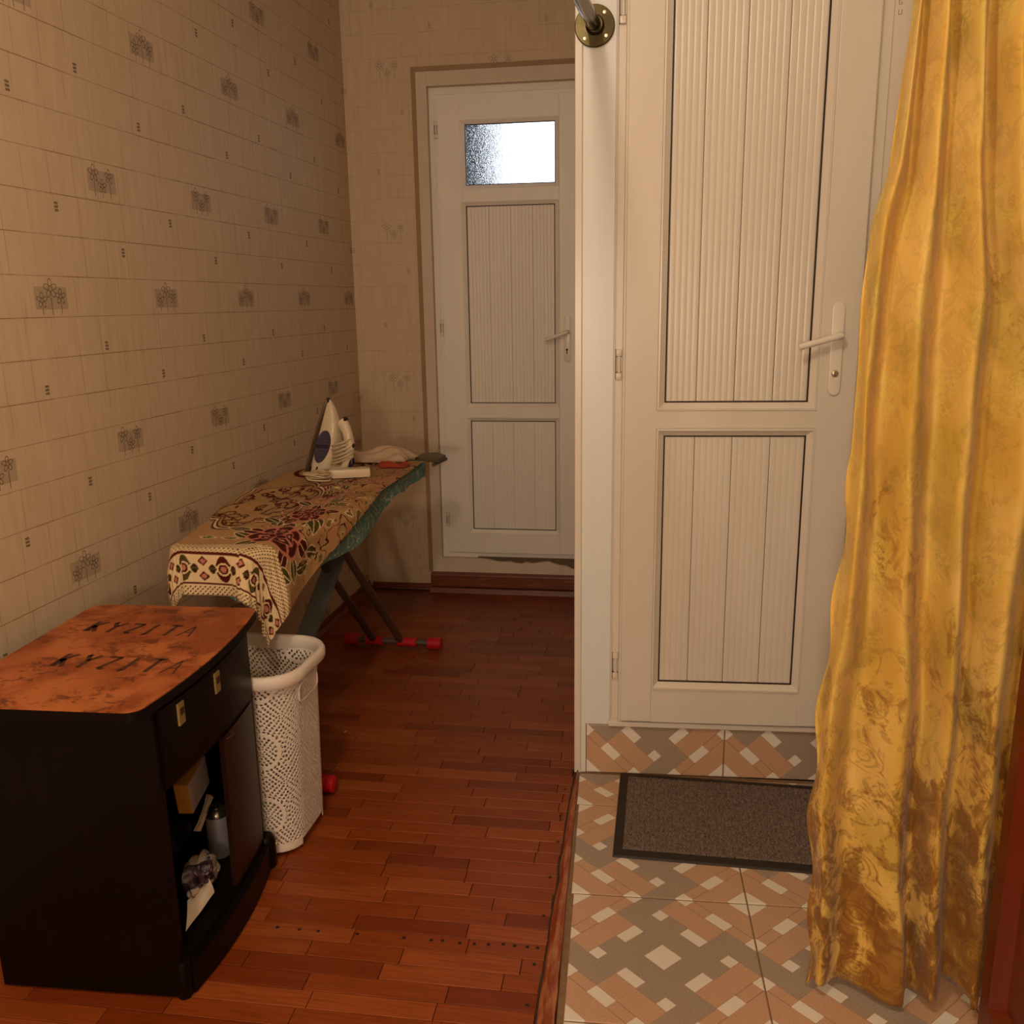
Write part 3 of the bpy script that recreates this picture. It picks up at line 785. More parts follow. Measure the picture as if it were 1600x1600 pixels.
# carton standing tilted on the black bag
YEL = material('carton_yellow', lambda: mix(noise(coord(), 12, 3), lin('#B07A22'), lin('#D09A3A')), rough=.55); CWH = material('carton_white', lambda: mix(noise(coord(), 10, 3), lin('#A2959A'), lin('#B9ADA6')), rough=.6)
bx = thing('carton', 'small yellow and white carton tilted on the black bag inside the cabinet', 'box', (-1.158, 1.832, .348))
bx.rotation_euler = (R(9), 0, R(8))
g = NB(); box(g, -.018, .018, -.058, .058, -.042, .042, .001)
for f in g.faces: f.material_index = 1 if f.normal.x > .5 else 0
g.normal_update()
for f in g.faces: f.material_index = 1 if f.normal.x > .5 else 0
obj('body', g, [YEL, CWH], bx)
g = NB(); box(g, .018, .0188, -.040, .050, -.030, .004); obj('flap', g, CWH, bx)
# slim booklet behind can
sheet('booklet', ((-1.150, 1.803, .236), (-1.148, 1.823, .223), (-1.155, 1.907, .268), (-1.157, 1.893, .284)), PAPER, 'pale slim booklet sticking up between the black bag and the spray can', 'booklet', .002, 4, .006)

# ------------------------------------------------------------------ LAUNDRY BASKET (perforated)
BASK = material('basket_plastic', lambda: {'Base Color': mix(noise(coord(), 6, 3), lin('#D8CABA'), lin('#E6D9CB')), 'Roughness': 0.4}, rough=0.4)
bk = thing('laundry_basket', 'cream plastic lace-patterned laundry basket on the floor behind the black cabinet', 'basket', (-1.205, 2.19, 0))
def rrect(hx, hy, r, s):
    """point and outward normal at arc fraction s (0..1) of a rounded rectangle, s=0 at middle of -x side, running towards -y,+x,+y"""
    segs = [((-hx, 0), (-hx, -hy + r)), ('a', (-hx + r, -hy + r), PI), ((-hx + r, -hy), (hx - r, -hy)), ('a', (hx - r, -hy + r), 1.5 * PI), ((hx, -hy + r), (hx, hy - r)), ('a', (hx - r, hy - r), 0), ((hx - r, hy), (-hx + r, hy)), ('a', (-hx + r, hy - r), .5 * PI), ((-hx, hy - r), (-hx, 0))]
    L = [(PI / 2 * r if g_[0] == 'a' else math.dist(*g_)) for g_ in segs]; T = sum(L); d = (s % 1.0) * T
    for g_, l in zip(segs, L):
        if d <= l + 1e-9:
            t = d / l if l else 0
            if g_[0] == 'a':
                a = g_[2] + t * PI / 2; return (g_[1][0] + r * math.cos(a), g_[1][1] + r * math.sin(a)), (math.cos(a), math.sin(a))
            p = (g_[0][0] + (g_[1][0] - g_[0][0]) * t, g_[0][1] + (g_[1][1] - g_[0][1]) * t)
            dx, dy = g_[1][0] - g_[0][0], g_[1][1] - g_[0][1]; n_ = math.hypot(dx, dy); return p, (dy / n_, -dx / n_)
        d -= l
    return (-hx, 0), (-1, 0)
HX, HY, RC = 0.208, 0.142, 0.085
NS, NZ = 620, 210
base_pts = [rrect(HX, HY, RC, i / NS) for i in range(NS)]
PER = 2 * (2 * HX + 2 * HY) - 8 * RC + 2 * PI * RC
zz = np.linspace(.012, .520, NZ + 1)
sarr = (np.arange(NS) + .5) / NS * PER
zc_ = (zz[:-1] + zz[1:]) / 2
SG, ZG = np.meshgrid(sarr, zc_)
hole = np.zeros_like(SG, bool); best = np.full_like(SG, 9.0)
rose = []
rs = np.random.RandomState(3)
for j in range(6):
    for i in range(12):
        rose.append((i * PER / 10 + (j % 2) * PER / 20, .03 + j * .098, .062 if (i + j) % 2 else .052))
near = np.full_like(SG, 9.0); who = np.zeros_like(SG, int)
for k, (cx, cz, rr) in enumerate(rose):
    dx = (SG - cx + PER / 2) % PER - PER / 2; d = np.hypot(dx, ZG - cz) / rr
    u = d < near; near[u] = d[u]; who[u] = k
for k, (cx, cz, rr) in enumerate(rose):
    mk = who == k
    dx = (SG - cx + PER / 2) % PER - PER / 2; dz = ZG - cz; r = np.hypot(dx, dz); th = np.arctan2(dz, dx)
    for ri, rad, hr in ((0, .007, .0022), (1, .0145, .0027), (2, .0225, .0030), (3, .0315, .0031), (4, .0405, .0034), (5, .0500, .0030), (6, .0590, .0032), (7, .068, .003)):
        nh = max(5, int(2 * PI * rad / (.0112 + .0004 * ri)))
        if ri == 5 and k % 3 == 0: continue
        t = (th * nh / (2 * PI) + (ri % 2) * .5); tf = (t - np.round(t)) * 2 * PI / nh * rad
        hole |= mk & (np.hypot(tf, r - rad) < hr * 1.12)
# solid bands, handle slots, foot arches
hole &= (ZG > .035) & (ZG < .505)
mid_r = None
sR = (HX * 2 - 2 * RC) + (HY - RC) + PI / 2 * RC * 2 + (HY - RC)     # arc position of the middle of the +x side
for s0 in (sR, 0.0):
    ds = (SG - s0 + PER / 2) % PER - PER / 2
    q = (np.abs(ds) / .058) ** 4 + (np.abs(ZG - .462) / .022) ** 4
    hole[(q >= .8) & (q < 1.9)] = False
# arches between the feet
for s0, hw in ((sR, .075), (0.0, .075), (HY - RC + PI / 2 * RC + HX - RC, .13), (HY - RC + PI / 2 * RC * 3 + (2 * HX - 2 * RC) + (2 * HY - 2 * RC) + HX - RC, .13)):
    ds = np.abs((SG - s0 + PER / 2) % PER - PER / 2)
    hole[(ds < hw) & (ZG < .028)] = True
verts = []
for j in range(NZ + 1):
    z = zz[j]; k = z / .52; off = -.012 + .012 * k + (.012 * max(0, (k - .9) / .1) ** 2)
    for i in range(NS):
        (px, py), (nx, ny) = base_pts[i]; verts.append((px + nx * off, py + ny * off, z))
faces = [(j * NS + i, j * NS + (i + 1) % NS, (j + 1) * NS + (i + 1) % NS, (j + 1) * NS + i) for j in range(NZ) for i in range(NS) if not hole[j, i]]
bo_ = obj('lace_wall', (verts, [], faces), BASK, bk, True, None, 60)
md = bo_.modifiers.new('thickness', 'SOLIDIFY'); md.thickness = .0022; md.offset = -1
g = NB()
def loop_profile(bmx, prof, n=160):
    rings = []
    for i in range(n):
        (px, py), (nx, ny) = rrect(HX, HY, RC, i / n); rings.append([bmx.verts.new((px + nx * o_, py + ny * o_, z)) for o_, z in prof])
    m_ = len(prof)
    for i in range(n):
        a, b = rings[i], rings[(i + 1) % n]
        for k in range(m_): bmx.faces.new((a[k], b[k], b[(k + 1) % m_], a[(k + 1) % m_]))
loop_profile(g, [(.004, .512), (.012, .516), (.022, .514), (.026, .522), (.026, .538), (.021, .547), (.012, .549), (.005, .543), (.002, .53)]); obj('rim', g, BASK, bk, True, None, 60)
g = NB(); pts = [rrect(HX - .013, HY - .013, RC - .01, i / 60)[0] for i in range(60)]; prism(g, pts, .030, .034); obj('bottom', g, BASK, bk)
g = NB()
hl = []
for k in range(28):
    t = 2 * PI * k / 28; cx_ = math.copysign(abs(math.cos(t)) ** .5, math.cos(t)) * .063; cz_ = math.copysign(abs(math.sin(t)) ** .5, math.sin(t)) * .025
    hl.append((HX + .002, cx_, .462 + cz_))
tube(g, hl, .003, 8, False, True); obj('handle_rim', g, BASK, bk, True)

# ------------------------------------------------------------------ IRONING BOARD
BCX, BY0, BY1, BZ = -1.285, 2.215, 3.72, .838
def bcx(y): return BCX + .026 * max(0, 1 - (y - BY0) / .7)
def bhalf(y):
    t = min(1, max(0, (y - BY0) / .75)); return .118 + .105 * (t * t * (3 - 2 * t))
def board_outline(grow=0.0, n=36):
    pts = []; rc = .06
    ys = np.linspace(BY0 + rc, BY1 - rc, n)
    rgt = [(bcx(y) + bhalf(y) + grow, y) for y in ys]; lft = [(bcx(y) - bhalf(y) - grow, y) for y in ys]; cn = bcx(BY0 + rc)
    hw = bhalf(BY0 + rc) + grow; near = []
    for k in range(1, 10): a = PI / 2 * k / 10; near.append((cn - hw + rc - rc * math.cos(a), BY0 + rc - (rc + grow) * math.sin(a)))
    for k in range(0, 10): a = PI / 2 * k / 10; near.append((cn + hw - rc + rc * math.sin(a), BY0 + rc - (rc + grow) * math.cos(a)))
    hw2 = bhalf(BY1 - rc) + grow; far = []
    for k in range(1, 10): a = PI / 2 * k / 10; far.append((BCX + hw2 - rc + rc * math.cos(a), BY1 - rc + (rc + grow) * math.sin(a)))
    for k in range(0, 10): a = PI / 2 * k / 10; far.append((BCX - hw2 + rc - rc * math.sin(a), BY1 - rc + (rc + grow) * math.cos(a)))
    return near + rgt + far + lft[::-1]
ib = thing('ironing_board', 'ironing board with grey legs and red plastic feet standing along the left wall', 'ironing board', (0, 0, 0))
MET = material('grey_blue_enamel', lambda: mix(noise(coord(), 8, 4), lin('#70787C'), lin('#888E90')), rough=.4, metal=.2)
TUBEB = material('brown_tube', col='#5A4A38', rough=.4, metal=.3); RED = material('red_plastic', lambda: mix(noise(coord(), 8, 3), lin('#A8141A'), lin('#C4202A')), rough=.35); TUBEG = material('grey_tube', col='#6E645A', rough=.35, metal=.5)
def teal_fn():
    p = coord(); n = noise(p, 18, 3, .5, 1.5)
    return {'Base Color': mix(vabs(n - .5) < .02, mix(noise(p, 5, 4), lin('#4E7A74'), lin('#6E938A')), lin('#B5B49A')), 'bump': (noise(p, 25, 3), .4, .01)}
TEAL = material('teal_cotton', teal_fn, rough=.85, spec=.2)
g = NB(); prism(g, board_outline(-.012), BZ - .030, BZ - .006); obj('board', g, MET, ib)
# cover with a skirt that hangs loose at the near right side
g = NB(); ol = board_outline(.004, 60); N = len(ol)
top_in = [g.verts.new((x, y, BZ)) for x, y in board_outline(-.006, 60)]
e0 = [g.verts.new((x, y, BZ - .005)) for x, y in ol]
def skirt(x, y):
    if x > BCX: d = .138 if y < 2.78 else .138 - .088 * min(1, (y - 2.78) / .4)
    else: d = .05
    return d + .005 * math.sin(y * 21) + .003 * math.sin(y * 37 + x * 20)
rows_ = [e0]
for q in (.35, .7, 1.0):
    rows_.append([g.verts.new((x + (.006 * math.sin(i * .45) + .008) * q * (1 if x > BCX else -1), y, BZ - .005 - skirt(x, y) * q)) for i, (x, y) in enumerate(ol)])
g.faces.new(top_in)
seq = [top_in] + rows_
for a, b in zip(seq, seq[1:]):
    for i in range(N): g.faces.new((a[i], a[(i + 1) % N], b[(i + 1) % N], b[i]))
obj('cover', g, TEAL, ib, True, None, 60)
g = NB(); tube(g, [(x, y, BZ - .018) for x, y in board_outline(-.004, 30)], .010, 10, False, True); obj('rail', g, TUBEG, ib, True)
# feet
for yf, xa, xb in ((3.612, -1.432, -1.010), (2.405, -1.455, -1.038)):
    g = NB(); tube(g, [(xa, yf, .031), (xb, yf, .031)], .0125, 14); ft = obj('foot_bar', g, TUBEG, ib, True)
    for x0, x1, rr in ((xa - .012, xa + .05, .027), (xb - .05, xb + .012, .027), (xa + .085, xa + .165, .022), (xb - .19, xb - .10, .022)):
        if yf < 3 and rr < .025: x0, x1 = -1.33, -1.27
        g = NB(); k = 18
        tube(g, [(x0, yf, .031), (x0 + .002, yf, .031), (x0 + (x1 - x0) * .5, yf, .031), (x1 - .002, yf, .031), (x1, yf, .031)], [rr - .003, rr, rr, rr, rr - .003], k)
        cp = obj('foot_cap', g, RED, ft, True)
        if rr > .025:
            g = NB()
            for q in range(3): tube(g, [(x0 + .012 + q * .014, yf, .031), (x0 + .016 + q * .014, yf, .031)], rr + .0012, k)
            obj('grip_ring', g, RED, cp, True)
        if yf < 3 and rr < .025: break
# brown tube legs rising from the rear foot
for x0, x1 in ((-1.185, -1.20), (-1.312, -1.315)):
    g = NB(); tube(g, [(x0, 3.60, .045), (x1, 2.84, .800)], .0165, 14); obj('leg', g, TUBEB, ib, True)
# flat grey leg rising from the front foot
g = NB(); a, b = Vector((-1.300, 2.41, .045)), Vector((-1.300, 3.64, .805)); d = (b - a).normalized(); nn = Vector((0, -d.z, d.y))
for hw, th, off in ((.038, .006, 0),):
    for k in range(1):
        vs = []
        for p in (a, b):
            for sx_, sn in ((-1, -1), (1, -1), (1, 1), (-1, 1)): vs.append(g.verts.new(p + Vector((sx_ * hw, 0, 0)) + nn * sn * th))
        for q in ((0, 1, 2, 3), (4, 7, 6, 5), (0, 4, 5, 1), (1, 5, 6, 2), (2, 6, 7, 3), (3, 7, 4, 0)): g.faces.new([vs[i] for i in q])
bmesh.ops.bevel(g, geom=g.edges[:], offset=.004, segments=2, affect='EDGES'); obj('leg', g, MET, ib, True)
# iron rest at the far right corner
g = NB()
tube(g, [(-1.10, 3.70, BZ - .012), (-1.10, 3.82, BZ - .010), (-1.05, 3.86, BZ - .008), (-1.00, 3.80, BZ - .010), (-1.02, 3.66, BZ - .012)], .008, 10)
prism(g, [(-1.115, 3.71), (-1.0, 3.66), (-.995, 3.78), (-1.05, 3.85), (-1.11, 3.82)], BZ - .004, BZ + .012, 'z', .004)
obj('iron_rest', g, material('brown_plastic', col='#5E5038', rough=.5), ib, True)

# ------------------------------------------------------------------ TABLECLOTH draped on the board
da = .0027
A = np.arange(-.27, .385, da); B = np.arange(-.148, 1.42, da)
AG, BG = np.meshgrid(A, B)
# cloth lies slightly turned on the board
ang = R(-4.5)
XF = BCX + .0 + AG * math.cos(ang) - (BG - .05) * math.sin(ang) * -1 * 0 - (BG) * math.sin(-ang) * 1.0
BE = np.minimum(BG, .80) + np.maximum(BG - .80, 0) * .12
XF = BCX + AG - BE * math.tan(R(7.6)) * np.clip((AG + .05) / .37, 0, 1) - .035 * np.clip(BG / .3, 0, 1) * np.clip((AG - .1) / .2, 0, 1)
YF = BY0 + BG - .012 * AG
ol = np.array(board_outline(.010, 80))
P = np.stack([XF.ravel(), YF.ravel()], 1)
# inside test (even-odd) and nearest outline point
nx_, ny_ = ol[:, 0], ol[:, 1]
ins = np.zeros(len(P), bool)
j = len(ol) - 1
for i in range(len(ol)):
    cnd = ((ny_[i] > P[:, 1]) != (ny_[j] > P[:, 1]))
    xi = (nx_[j] - nx_[i]) * (P[:, 1] - ny_[i]) / (ny_[j] - ny_[i] + 1e-12) + nx_[i]
    ins ^= cnd & (P[:, 0] < xi); j = i
seg = np.roll(ol, -1, 0) - ol
D = np.full(len(P), 9.0); Q = np.zeros_like(P)
for i in range(len(ol)):
    t = np.clip(((P - ol[i]) @ seg[i]) / (seg[i] @ seg[i] + 1e-12), 0, 1); q = ol[i] + t[:, None] * seg[i]
    d = np.hypot(*(P - q).T); u = d < D; D[u] = d[u]; Q[u] = q[u]
dirn = (P - Q) / np.maximum(D, 1e-6)[:, None]
phi = np.arctan2(dirn[:, 1], dirn[:, 0])
rb = np.where((dirn[:, 0] > .3), .034, .014) * 1.0
hang = np.where(ins, 0, D)
outw = np.where(hang < rb * PI / 2, rb * np.sin(np.minimum(hang / rb, PI / 2)), rb + .05 * (hang - rb * PI / 2))
drop = np.where(hang < rb * PI / 2, rb * (1 - np.cos(np.minimum(hang / rb, PI / 2))), rb + (hang - rb * PI / 2) * .985)
arc = P[:, 0] * 22 + P[:, 1] * 17
fold = np.where(phi < 0, 1.0, 0.6) * hang * (.10 * np.sin(phi * 5.0 + 1.2) + .05 * np.sin(arc * 1.1 + 2))
outw = outw + np.where(hang > 0, fold * .9 + .004, 0)
XX = np.where(ins, P[:, 0], Q[:, 0] + dirn[:, 0] * outw)
YY = np.where(ins, P[:, 1], Q[:, 1] + dirn[:, 1] * outw)
wr = .0012 * np.sin(P[:, 0] * 40 + P[:, 1] * 23) + .0014 * np.sin(P[:, 1] * 31 - P[:, 0] * 12)
# a soft crease across the middle
wr += .006 * np.exp(-((P[:, 1] - (3.02 + .35 * (P[:, 0] - BCX))) / .018) ** 2)
ZZ = BZ + .006 + np.where(ins, wr + .002, wr * .3) - drop
# the left side rests against nothing: keep it above the wall clearance
XX = np.maximum(XX, LX + .012)
# ---- woven pattern as colour attribute
def hsh(ix, iy, s=0): v = np.sin(ix * 127.1 + iy * 311.7 + s * 74.7) * 43758.5453; return v - np.floor(v)
def vnoise(x, y, s=0):
    ix, iy = np.floor(x), np.floor(y); fx, fy = x - ix, y - iy; fx = fx * fx * (3 - 2 * fx); fy = fy * fy * (3 - 2 * fy)
    return (hsh(ix, iy, s) * (1 - fx) + hsh(ix + 1, iy, s) * fx) * (1 - fy) + (hsh(ix, iy + 1, s) * (1 - fx) + hsh(ix + 1, iy + 1, s) * fx) * fy
a_, b_ = AG.ravel(), BG.ravel()
def L3(h): return np.array(lin(h)[:3])
TAN, CRM, MAR, PNK, OLV, DRK = L3('#B08A5C'), L3('#D8BE92'), L3('#4E140E'), L3('#B87460'), L3('#4A421C'), L3('#3A1A12')
col = np.tile(TAN, (len(a_), 1))
def put(mask, c, f=1.0): col[mask] = col[mask] * (1 - f) + c * f
put((np.mod(a_ + b_, .0085) < .0035) & (np.mod(a_ - b_, .0085) < .0085), DRK, .22)
# medallion with lobed double outline and scrolls
mx, my = (a_ + .055), (b_ - .56)
r = np.hypot(mx / .19, my / .40); th = np.arctan2(my / .40, mx / .19)
lob = .72 + .17 * np.abs(np.sin(3 * th)) 
n1 = vnoise(a_ * 30, b_ * 22, 1) + .5 * vnoise(a_ * 60, b_ * 44, 2)
scr = np.abs(n1 - .75) < .10
put((r < lob * .86) & scr, MAR); put((r < lob * .86) & (np.abs(n1 - .52) < .05), DRK)
put((np.abs(r - lob) < .045), MAR); put((np.abs(r - lob) < .016), CRM); put(np.abs(r - lob * .88) < .014, MAR)
mx, my = (a_ + .055), (b_ - 1.22)
r = np.hypot(mx / .19, my / .30); th = np.arctan2(my / .30, mx / .19); lob = .72 + .17 * np.abs(np.sin(3 * th))
put((r < lob * .86) & scr, MAR); put((np.abs(r - lob) < .05), MAR)
# roses with petals and leaves along the right side and both near corners
def rosette(cx, cy, R_, seed):
    x, y = (a_ - cx) / R_, (b_ - cy) / R_; r = np.hypot(x, y); th = np.arctan2(y, x)
    rr = r * (1 + .13 * np.sin(3 * th + seed) + .06 * np.sin(7 * th + seed * 2))
    m = rr < 1.0
    put(rr < 1.12, PNK)
    for k, (r0, r1, n_) in enumerate(((.68, 1.0, 7), (.36, .64, 5), (.0, .32, 3))):
        ph = th * n_ / (2 * PI) + seed + k * .5; f = np.abs(ph - np.round(ph)) * 2
        put((rr > r0) & (rr < r1) & (f < .82), MAR if k != 1 else DRK)
        put((rr > r0 + .08) & (rr < r1 - .08) & (f < .35), DRK if k != 1 else PNK)
def leaf(cx, cy, ln, wd, an, c1=OLV):
    x = (a_ - cx) * math.cos(an) + (b_ - cy) * math.sin(an); y = -(a_ - cx) * math.sin(an) + (b_ - cy) * math.cos(an)
    t = np.clip(x / ln, 0, 1); w_ = wd * np.sin(PI * t) ** .8; m = (x > 0) & (x < ln) & (np.abs(y) < w_)
    put((x > -.004) & (x < ln + .004) & (np.abs(y) < w_ + .004), CRM); put(m, c1); put(m & (np.abs(y) < .0018), CRM)
for cx, cy, R_, sd_ in ((.165, .155, .080, .3), (.185, .42, .074, 1.7), (-.19, .02, .05, 2.2), (.165, .70, .05, .9), (.14, 1.0, .05, 2.9), (.06, .86, .04, .2)):
    for q in range(5): leaf(cx + R_ * .8 * math.cos(q * 1.26 + sd_), cy + R_ * .8 * math.sin(q * 1.26 + sd_), R_ * 1.1, R_ * .32, q * 1.26 + sd_, OLV if q % 2 else MAR)
    rosette(cx, cy, R_, sd_)
for cx, cy, ln, an in ((.27, .55, .09, 2.2), (.13, .60, .09, .8), (.24, .68, .08, 2.6), (.20, .80, .09, 1.9), (.10, .78, .07, .5), (.26, .33, .08, 2.4), (.05, .20, .09, 2.9), (.30, .12, .09, 1.2), (.22, .27, .09, 1.2), (.25, .12, .08, -.3), (.12, .25, .10, 2.0), (.22, .52, .08, 1.6), (.09, .12, .09, 2.6), (-.02, .10, .05, 3.0), (.0, .105, .05, .1), (.25, .02, .07, -1.2), (.29, .2, .08, .9), (.2, .6, .09, .4)):
    leaf(cx, cy, ln, ln * .22, an, MAR if (cx * 100) % 2 > 1 else OLV)
side = (a_ > .06) & (b_ > .16) & (b_ < 1.3)
put(side & (np.abs(n1 - .80) < .035), MAR); put(side & (n1 > 1.0), PNK, .55); put(side & (n1 < .42), OLV, .7); put(side & (np.abs(n1 - .42) < .02), CRM)
for cx, cy, R_, sd_ in ((.165, .155, .080, .3), (.185, .42, .074, 1.7)): rosette(cx, cy, R_, sd_)
for cx, cy, ln, an in ((.27, .26, .10, 1.9), (.10, .30, .09, 2.5), (.24, .03, .08, .6), (.13, .54, .09, 2.6), (.25, .55, .08, .5)): leaf(cx, cy, ln, ln * .24, an, OLV)
# dotted net near the hem
net = (b_ < .2) & (np.mod(a_ + b_, .0135) < .0068) & (np.mod(a_ - b_, .0135) < .0068)
zone = (b_ < .03 + .12 * np.clip((a_ - .02) / .2, 0, 1) ** 2) & ((a_ < .12) | (b_ < .05))
put(zone, CRM); put(zone & net, DRK)
# border band
put(b_ < -.024, CRM)
put(np.abs(b_ + .024) < .0032, MAR); put(np.abs(b_ + .112) < .003, MAR)
low = b_ < -.116
put(low & (np.mod(a_ + b_, .0135) < .0068) & (np.mod(a_ - b_, .0135) < .0068), DRK)
per = .120; vband = -.068
fa = np.mod(a_ + .175 + per / 2, per) - per / 2; fb = b_ - vband
r = np.hypot(fa, fb); th = np.arctan2(fb, fa)
band = (b_ < -.028) & (b_ > -.108)
pet = .026 + .012 * np.abs(np.cos(1.5 * (np.abs(th) - PI / 2))) ** 3
put(band & (r < pet) & (r > .019) & (np.abs(np.sin(th)) > .42), np.where(1, MAR, MAR))
put(band & (r < pet) & (r > .019) & (np.abs(np.sin(th)) > .42) & (np.mod(np.floor((a_ + .175 + per / 2) / per), 2) > .5), OLV)
for sgn in (-1, 1):
    x = (fa * sgn - .020) / .026; m = band & (x > 0) & (x < 1) & (np.abs(fb) < .0135 * np.sin(PI * np.clip(x, 0, 1)))
    put(m, DRK); put(m & (np.abs(fb) < .004), OLV)
put(band & (r < .0185), CRM); put(band & (r < .0145), MAR); put(band & (r < .009), PNK)
fa2 = np.mod(a_ + .175, per) - per / 2
for dz in (-.022, .022):
    q = np.abs(fa2) / .016 + np.abs(fb - dz) / .0145
    put(band & (q < 1), MAR); put(band & (q < .6), PNK)
put(b_ < -.1445, DRK, .6)
na, nb = len(A), len(B)
idx = np.arange(na * nb).reshape(nb, na)
quads = np.stack([idx[:-1, :-1], idx[:-1, 1:], idx[1:, 1:], idx[1:, :-1]], -1).reshape(-1, 4)
me = bpy.data.meshes.new('tablecloth')
me.vertices.add(na * nb); me.vertices.foreach_set('co', np.stack([XX, YY, ZZ], 1).ravel().astype(np.float32))
me.loops.add(quads.size); me.loops.foreach_set('vertex_index', quads.ravel().astype(np.int32))
me.polygons.add(len(quads)); me.polygons.foreach_set('loop_start', np.arange(0, quads.size, 4, dtype=np.int32)); me.polygons.foreach_set('use_smooth', np.ones(len(quads), bool))
me.update(calc_edges=True); me.validate()
ca = me.color_attributes.new('weave', 'FLOAT_COLOR', 'POINT'); ca.data.foreach_set('color', np.concatenate([col, np.ones((len(col), 1))], 1).ravel().astype(np.float32))
me.materials.append(material('woven_cloth', lambda: {'Base Color': attr('weave'), 'bump': (noise(coord(), 420, 2), .25, .002)}, rough=.85, spec=.15))
tc = bpy.data.objects.new('tablecloth', me); C.objects.link(tc)
md = tc.modifiers.new('thickness', 'SOLIDIFY'); md.thickness = .0015; md.offset = 1
tag(tc, 'cream and maroon floral woven cloth draped over the ironing board', 'tablecloth')

# ------------------------------------------------------------------ IRON (standing on its heel)
IW = material('iron_white', lambda: mix(noise(coord(), 5, 3), lin('#CDBB9C'), lin('#DACAAE')), rough=.25)
IPUR = material('iron_purple_tank', lambda: (lambda p: (lambda x, y, z: mix(vmax(vabs(wrapc(z, .012)) < .001, vabs(wrapc(y, .009)) < .0008), lin('#4A4258'), lin('#2C2638')))(*sep(p)))(coord()), rough=.3)
IDK = material('iron_dark_knob', col='#2A2026', rough=.35)
SOLE = material('soleplate', col='#7A6650', rough=.35, metal=.6)
CZ = BZ + .0125
iron = thing('iron', 'white and purple steam iron standing upright on its heel on the ironing board', 'iron', (-1.428, 3.335, CZ), R(-20))
# local: +x from sole to handle, y width, z from heel to tip
def iw(z):   # half width along the height
    t = max(0, 1 - z / .296); return .056 * t ** .62
def loft(bmx, secs, n=24):
    rings = []
    for z, x0, x1, hw, ex in secs:
        rg = []
        for k in range(n):
            a = 2 * PI * k / n; cx_, sx_ = math.cos(a), math.sin(a)
            rg.append(bmx.verts.new(((x0 + x1) / 2 + (x1 - x0) / 2 * math.copysign(abs(cx_) ** ex, cx_), hw * math.copysign(abs(sx_) ** ex, sx_), z)))
        rings.append(rg)
    for a, b in zip(rings, rings[1:]):
        for k in range(n): bmx.faces.new((a[k], a[(k + 1) % n], b[(k + 1) % n], b[k]))
    bmx.faces.new(rings[0][::-1]); bmx.faces.new(rings[-1])
tilt = lambda z: 0.0       # leans: tip further back from the camera side
g = NB(); loft(g, [(z, -.002 + tilt(z), .010 + tilt(z), max(iw(z) + .004, .002), .6) for z in np.linspace(.0, .300, 16)]); obj('soleplate', g, SOLE, iron, True)
g = NB(); loft(g, [(z, .009 + tilt(z), .009 + tilt(z) + h, max(iw(z), .0015), .62) for z, h in zip(np.linspace(.004, .292, 18), [.098, .100, .101, .101, .100, .098, .096, .093, .090, .086, .081, .075, .068, .059, .049, .037, .023, .008])]); body = obj('body', g, IW, iron, True, None, 60)
g = NB()
for sgn in (-1,):
    pts = []
    for k in range(26): t = 2 * PI * k / 26; pts.append((.058 + .034 * math.cos(t) - .004 * math.sin(t), .112 + .064 * math.sin(t)))
    prism(g, pts, -.0525, -.030, 'y', .003)
for v in g.verts:
    if v.co.y < -.04: v.co.y = -max(.8 * iw(v.co.z) + .012, .032)
tk = obj('water_tank', g, IPUR, iron, True)
g = NB(); tube(g, [(.095, 0, .022), (.130, 0, .016), (.160, 0, .030), (.168, 0, .075), (.158, 0, .125), (.132, 0, .172), (.095, 0, .212)], [.022, .023, .022, .020, .0185, .018, .022], 16); hd = obj('handle', g, IW, iron, True)
g = NB(); tube(g, [(.178, 0, .030), (.187, 0, .050), (.184, 0, .070)], [.007, .013, .007], 12); obj('grip_insert', g, IDK, hd, True)
g = NB(); tube(g, [(.174, 0, .104), (.172, 0, .118), (.166, 0, .132)], [.006, .010, .006], 12); obj('grip_insert', g, IDK, hd, True)
g = NB(); lathe(g, [(0, 0), (.013, 0), (.013, .012), (.009, .015), (0, .016)], 18, Matrix.Translation((.104, 0, .214)) @ Matrix.Rotation(R(65), 4, 'Y')); obj('steam_knob', g, IDK, iron, True)
g = NB(); prism(g, [(.030 + tilt(.29) - .02, .272), (.050 + tilt(.29) - .02, .262), (.034 + tilt(.29) - .02, .294), (.024 + tilt(.29) - .02, .300)], -.008, .008, 'y', .002); obj('spray_nozzle', g, IDK, iron, True)
for dx in (.028, .060):
    g = NB(); box(g, dx, dx + .005, -.0575, -.052, .012, .034, .001); obj('heel_mark', g, IDK, iron)
# white plastic film bag around the handle
# cord bundle
CORD = material('cord_cream', lambda: mix(noise(coord(), 30, 3), lin('#B8A284'), lin('#CDB898')), rough=.5)
g = NB(); pth = []
for k in range(140):
    t = k / 139; a = t * 2 * PI * 5.2
    pth.append((-1.335 + .045 * math.cos(a) * (1 - .2 * t) + .012 * math.sin(a * 2.3), 3.145 + .035 * math.sin(a) + .012 * t, BZ + .0165 + .011 * (1 + math.sin(a * .8)) + .018 * t * abs(math.sin(a * .5))))
tube(g, pth, .0036, 8)
for ch in [c for c in list(iron.children) + [k2 for c in iron.children for k2 in c.children]]:
    for v in ch.data.vertices: v.co.x += .33 * v.co.z
cdo = obj('cord', g, CORD, iron, True)
g = NB(); pth = []
for k in range(150):
    t = k / 149; a = t * 2 * PI * 6
    zc = .050 + .085 * t; xc = .130 + .010 * math.sin(t * 5) + .33 * zc
    pth.append((xc + .047 * math.cos(a), .034 * math.sin(a) - .004, zc + .014 * math.sin(a + 1)))
tube(g, pth, .0040, 8); obj('cord', g, CORD, iron, True)
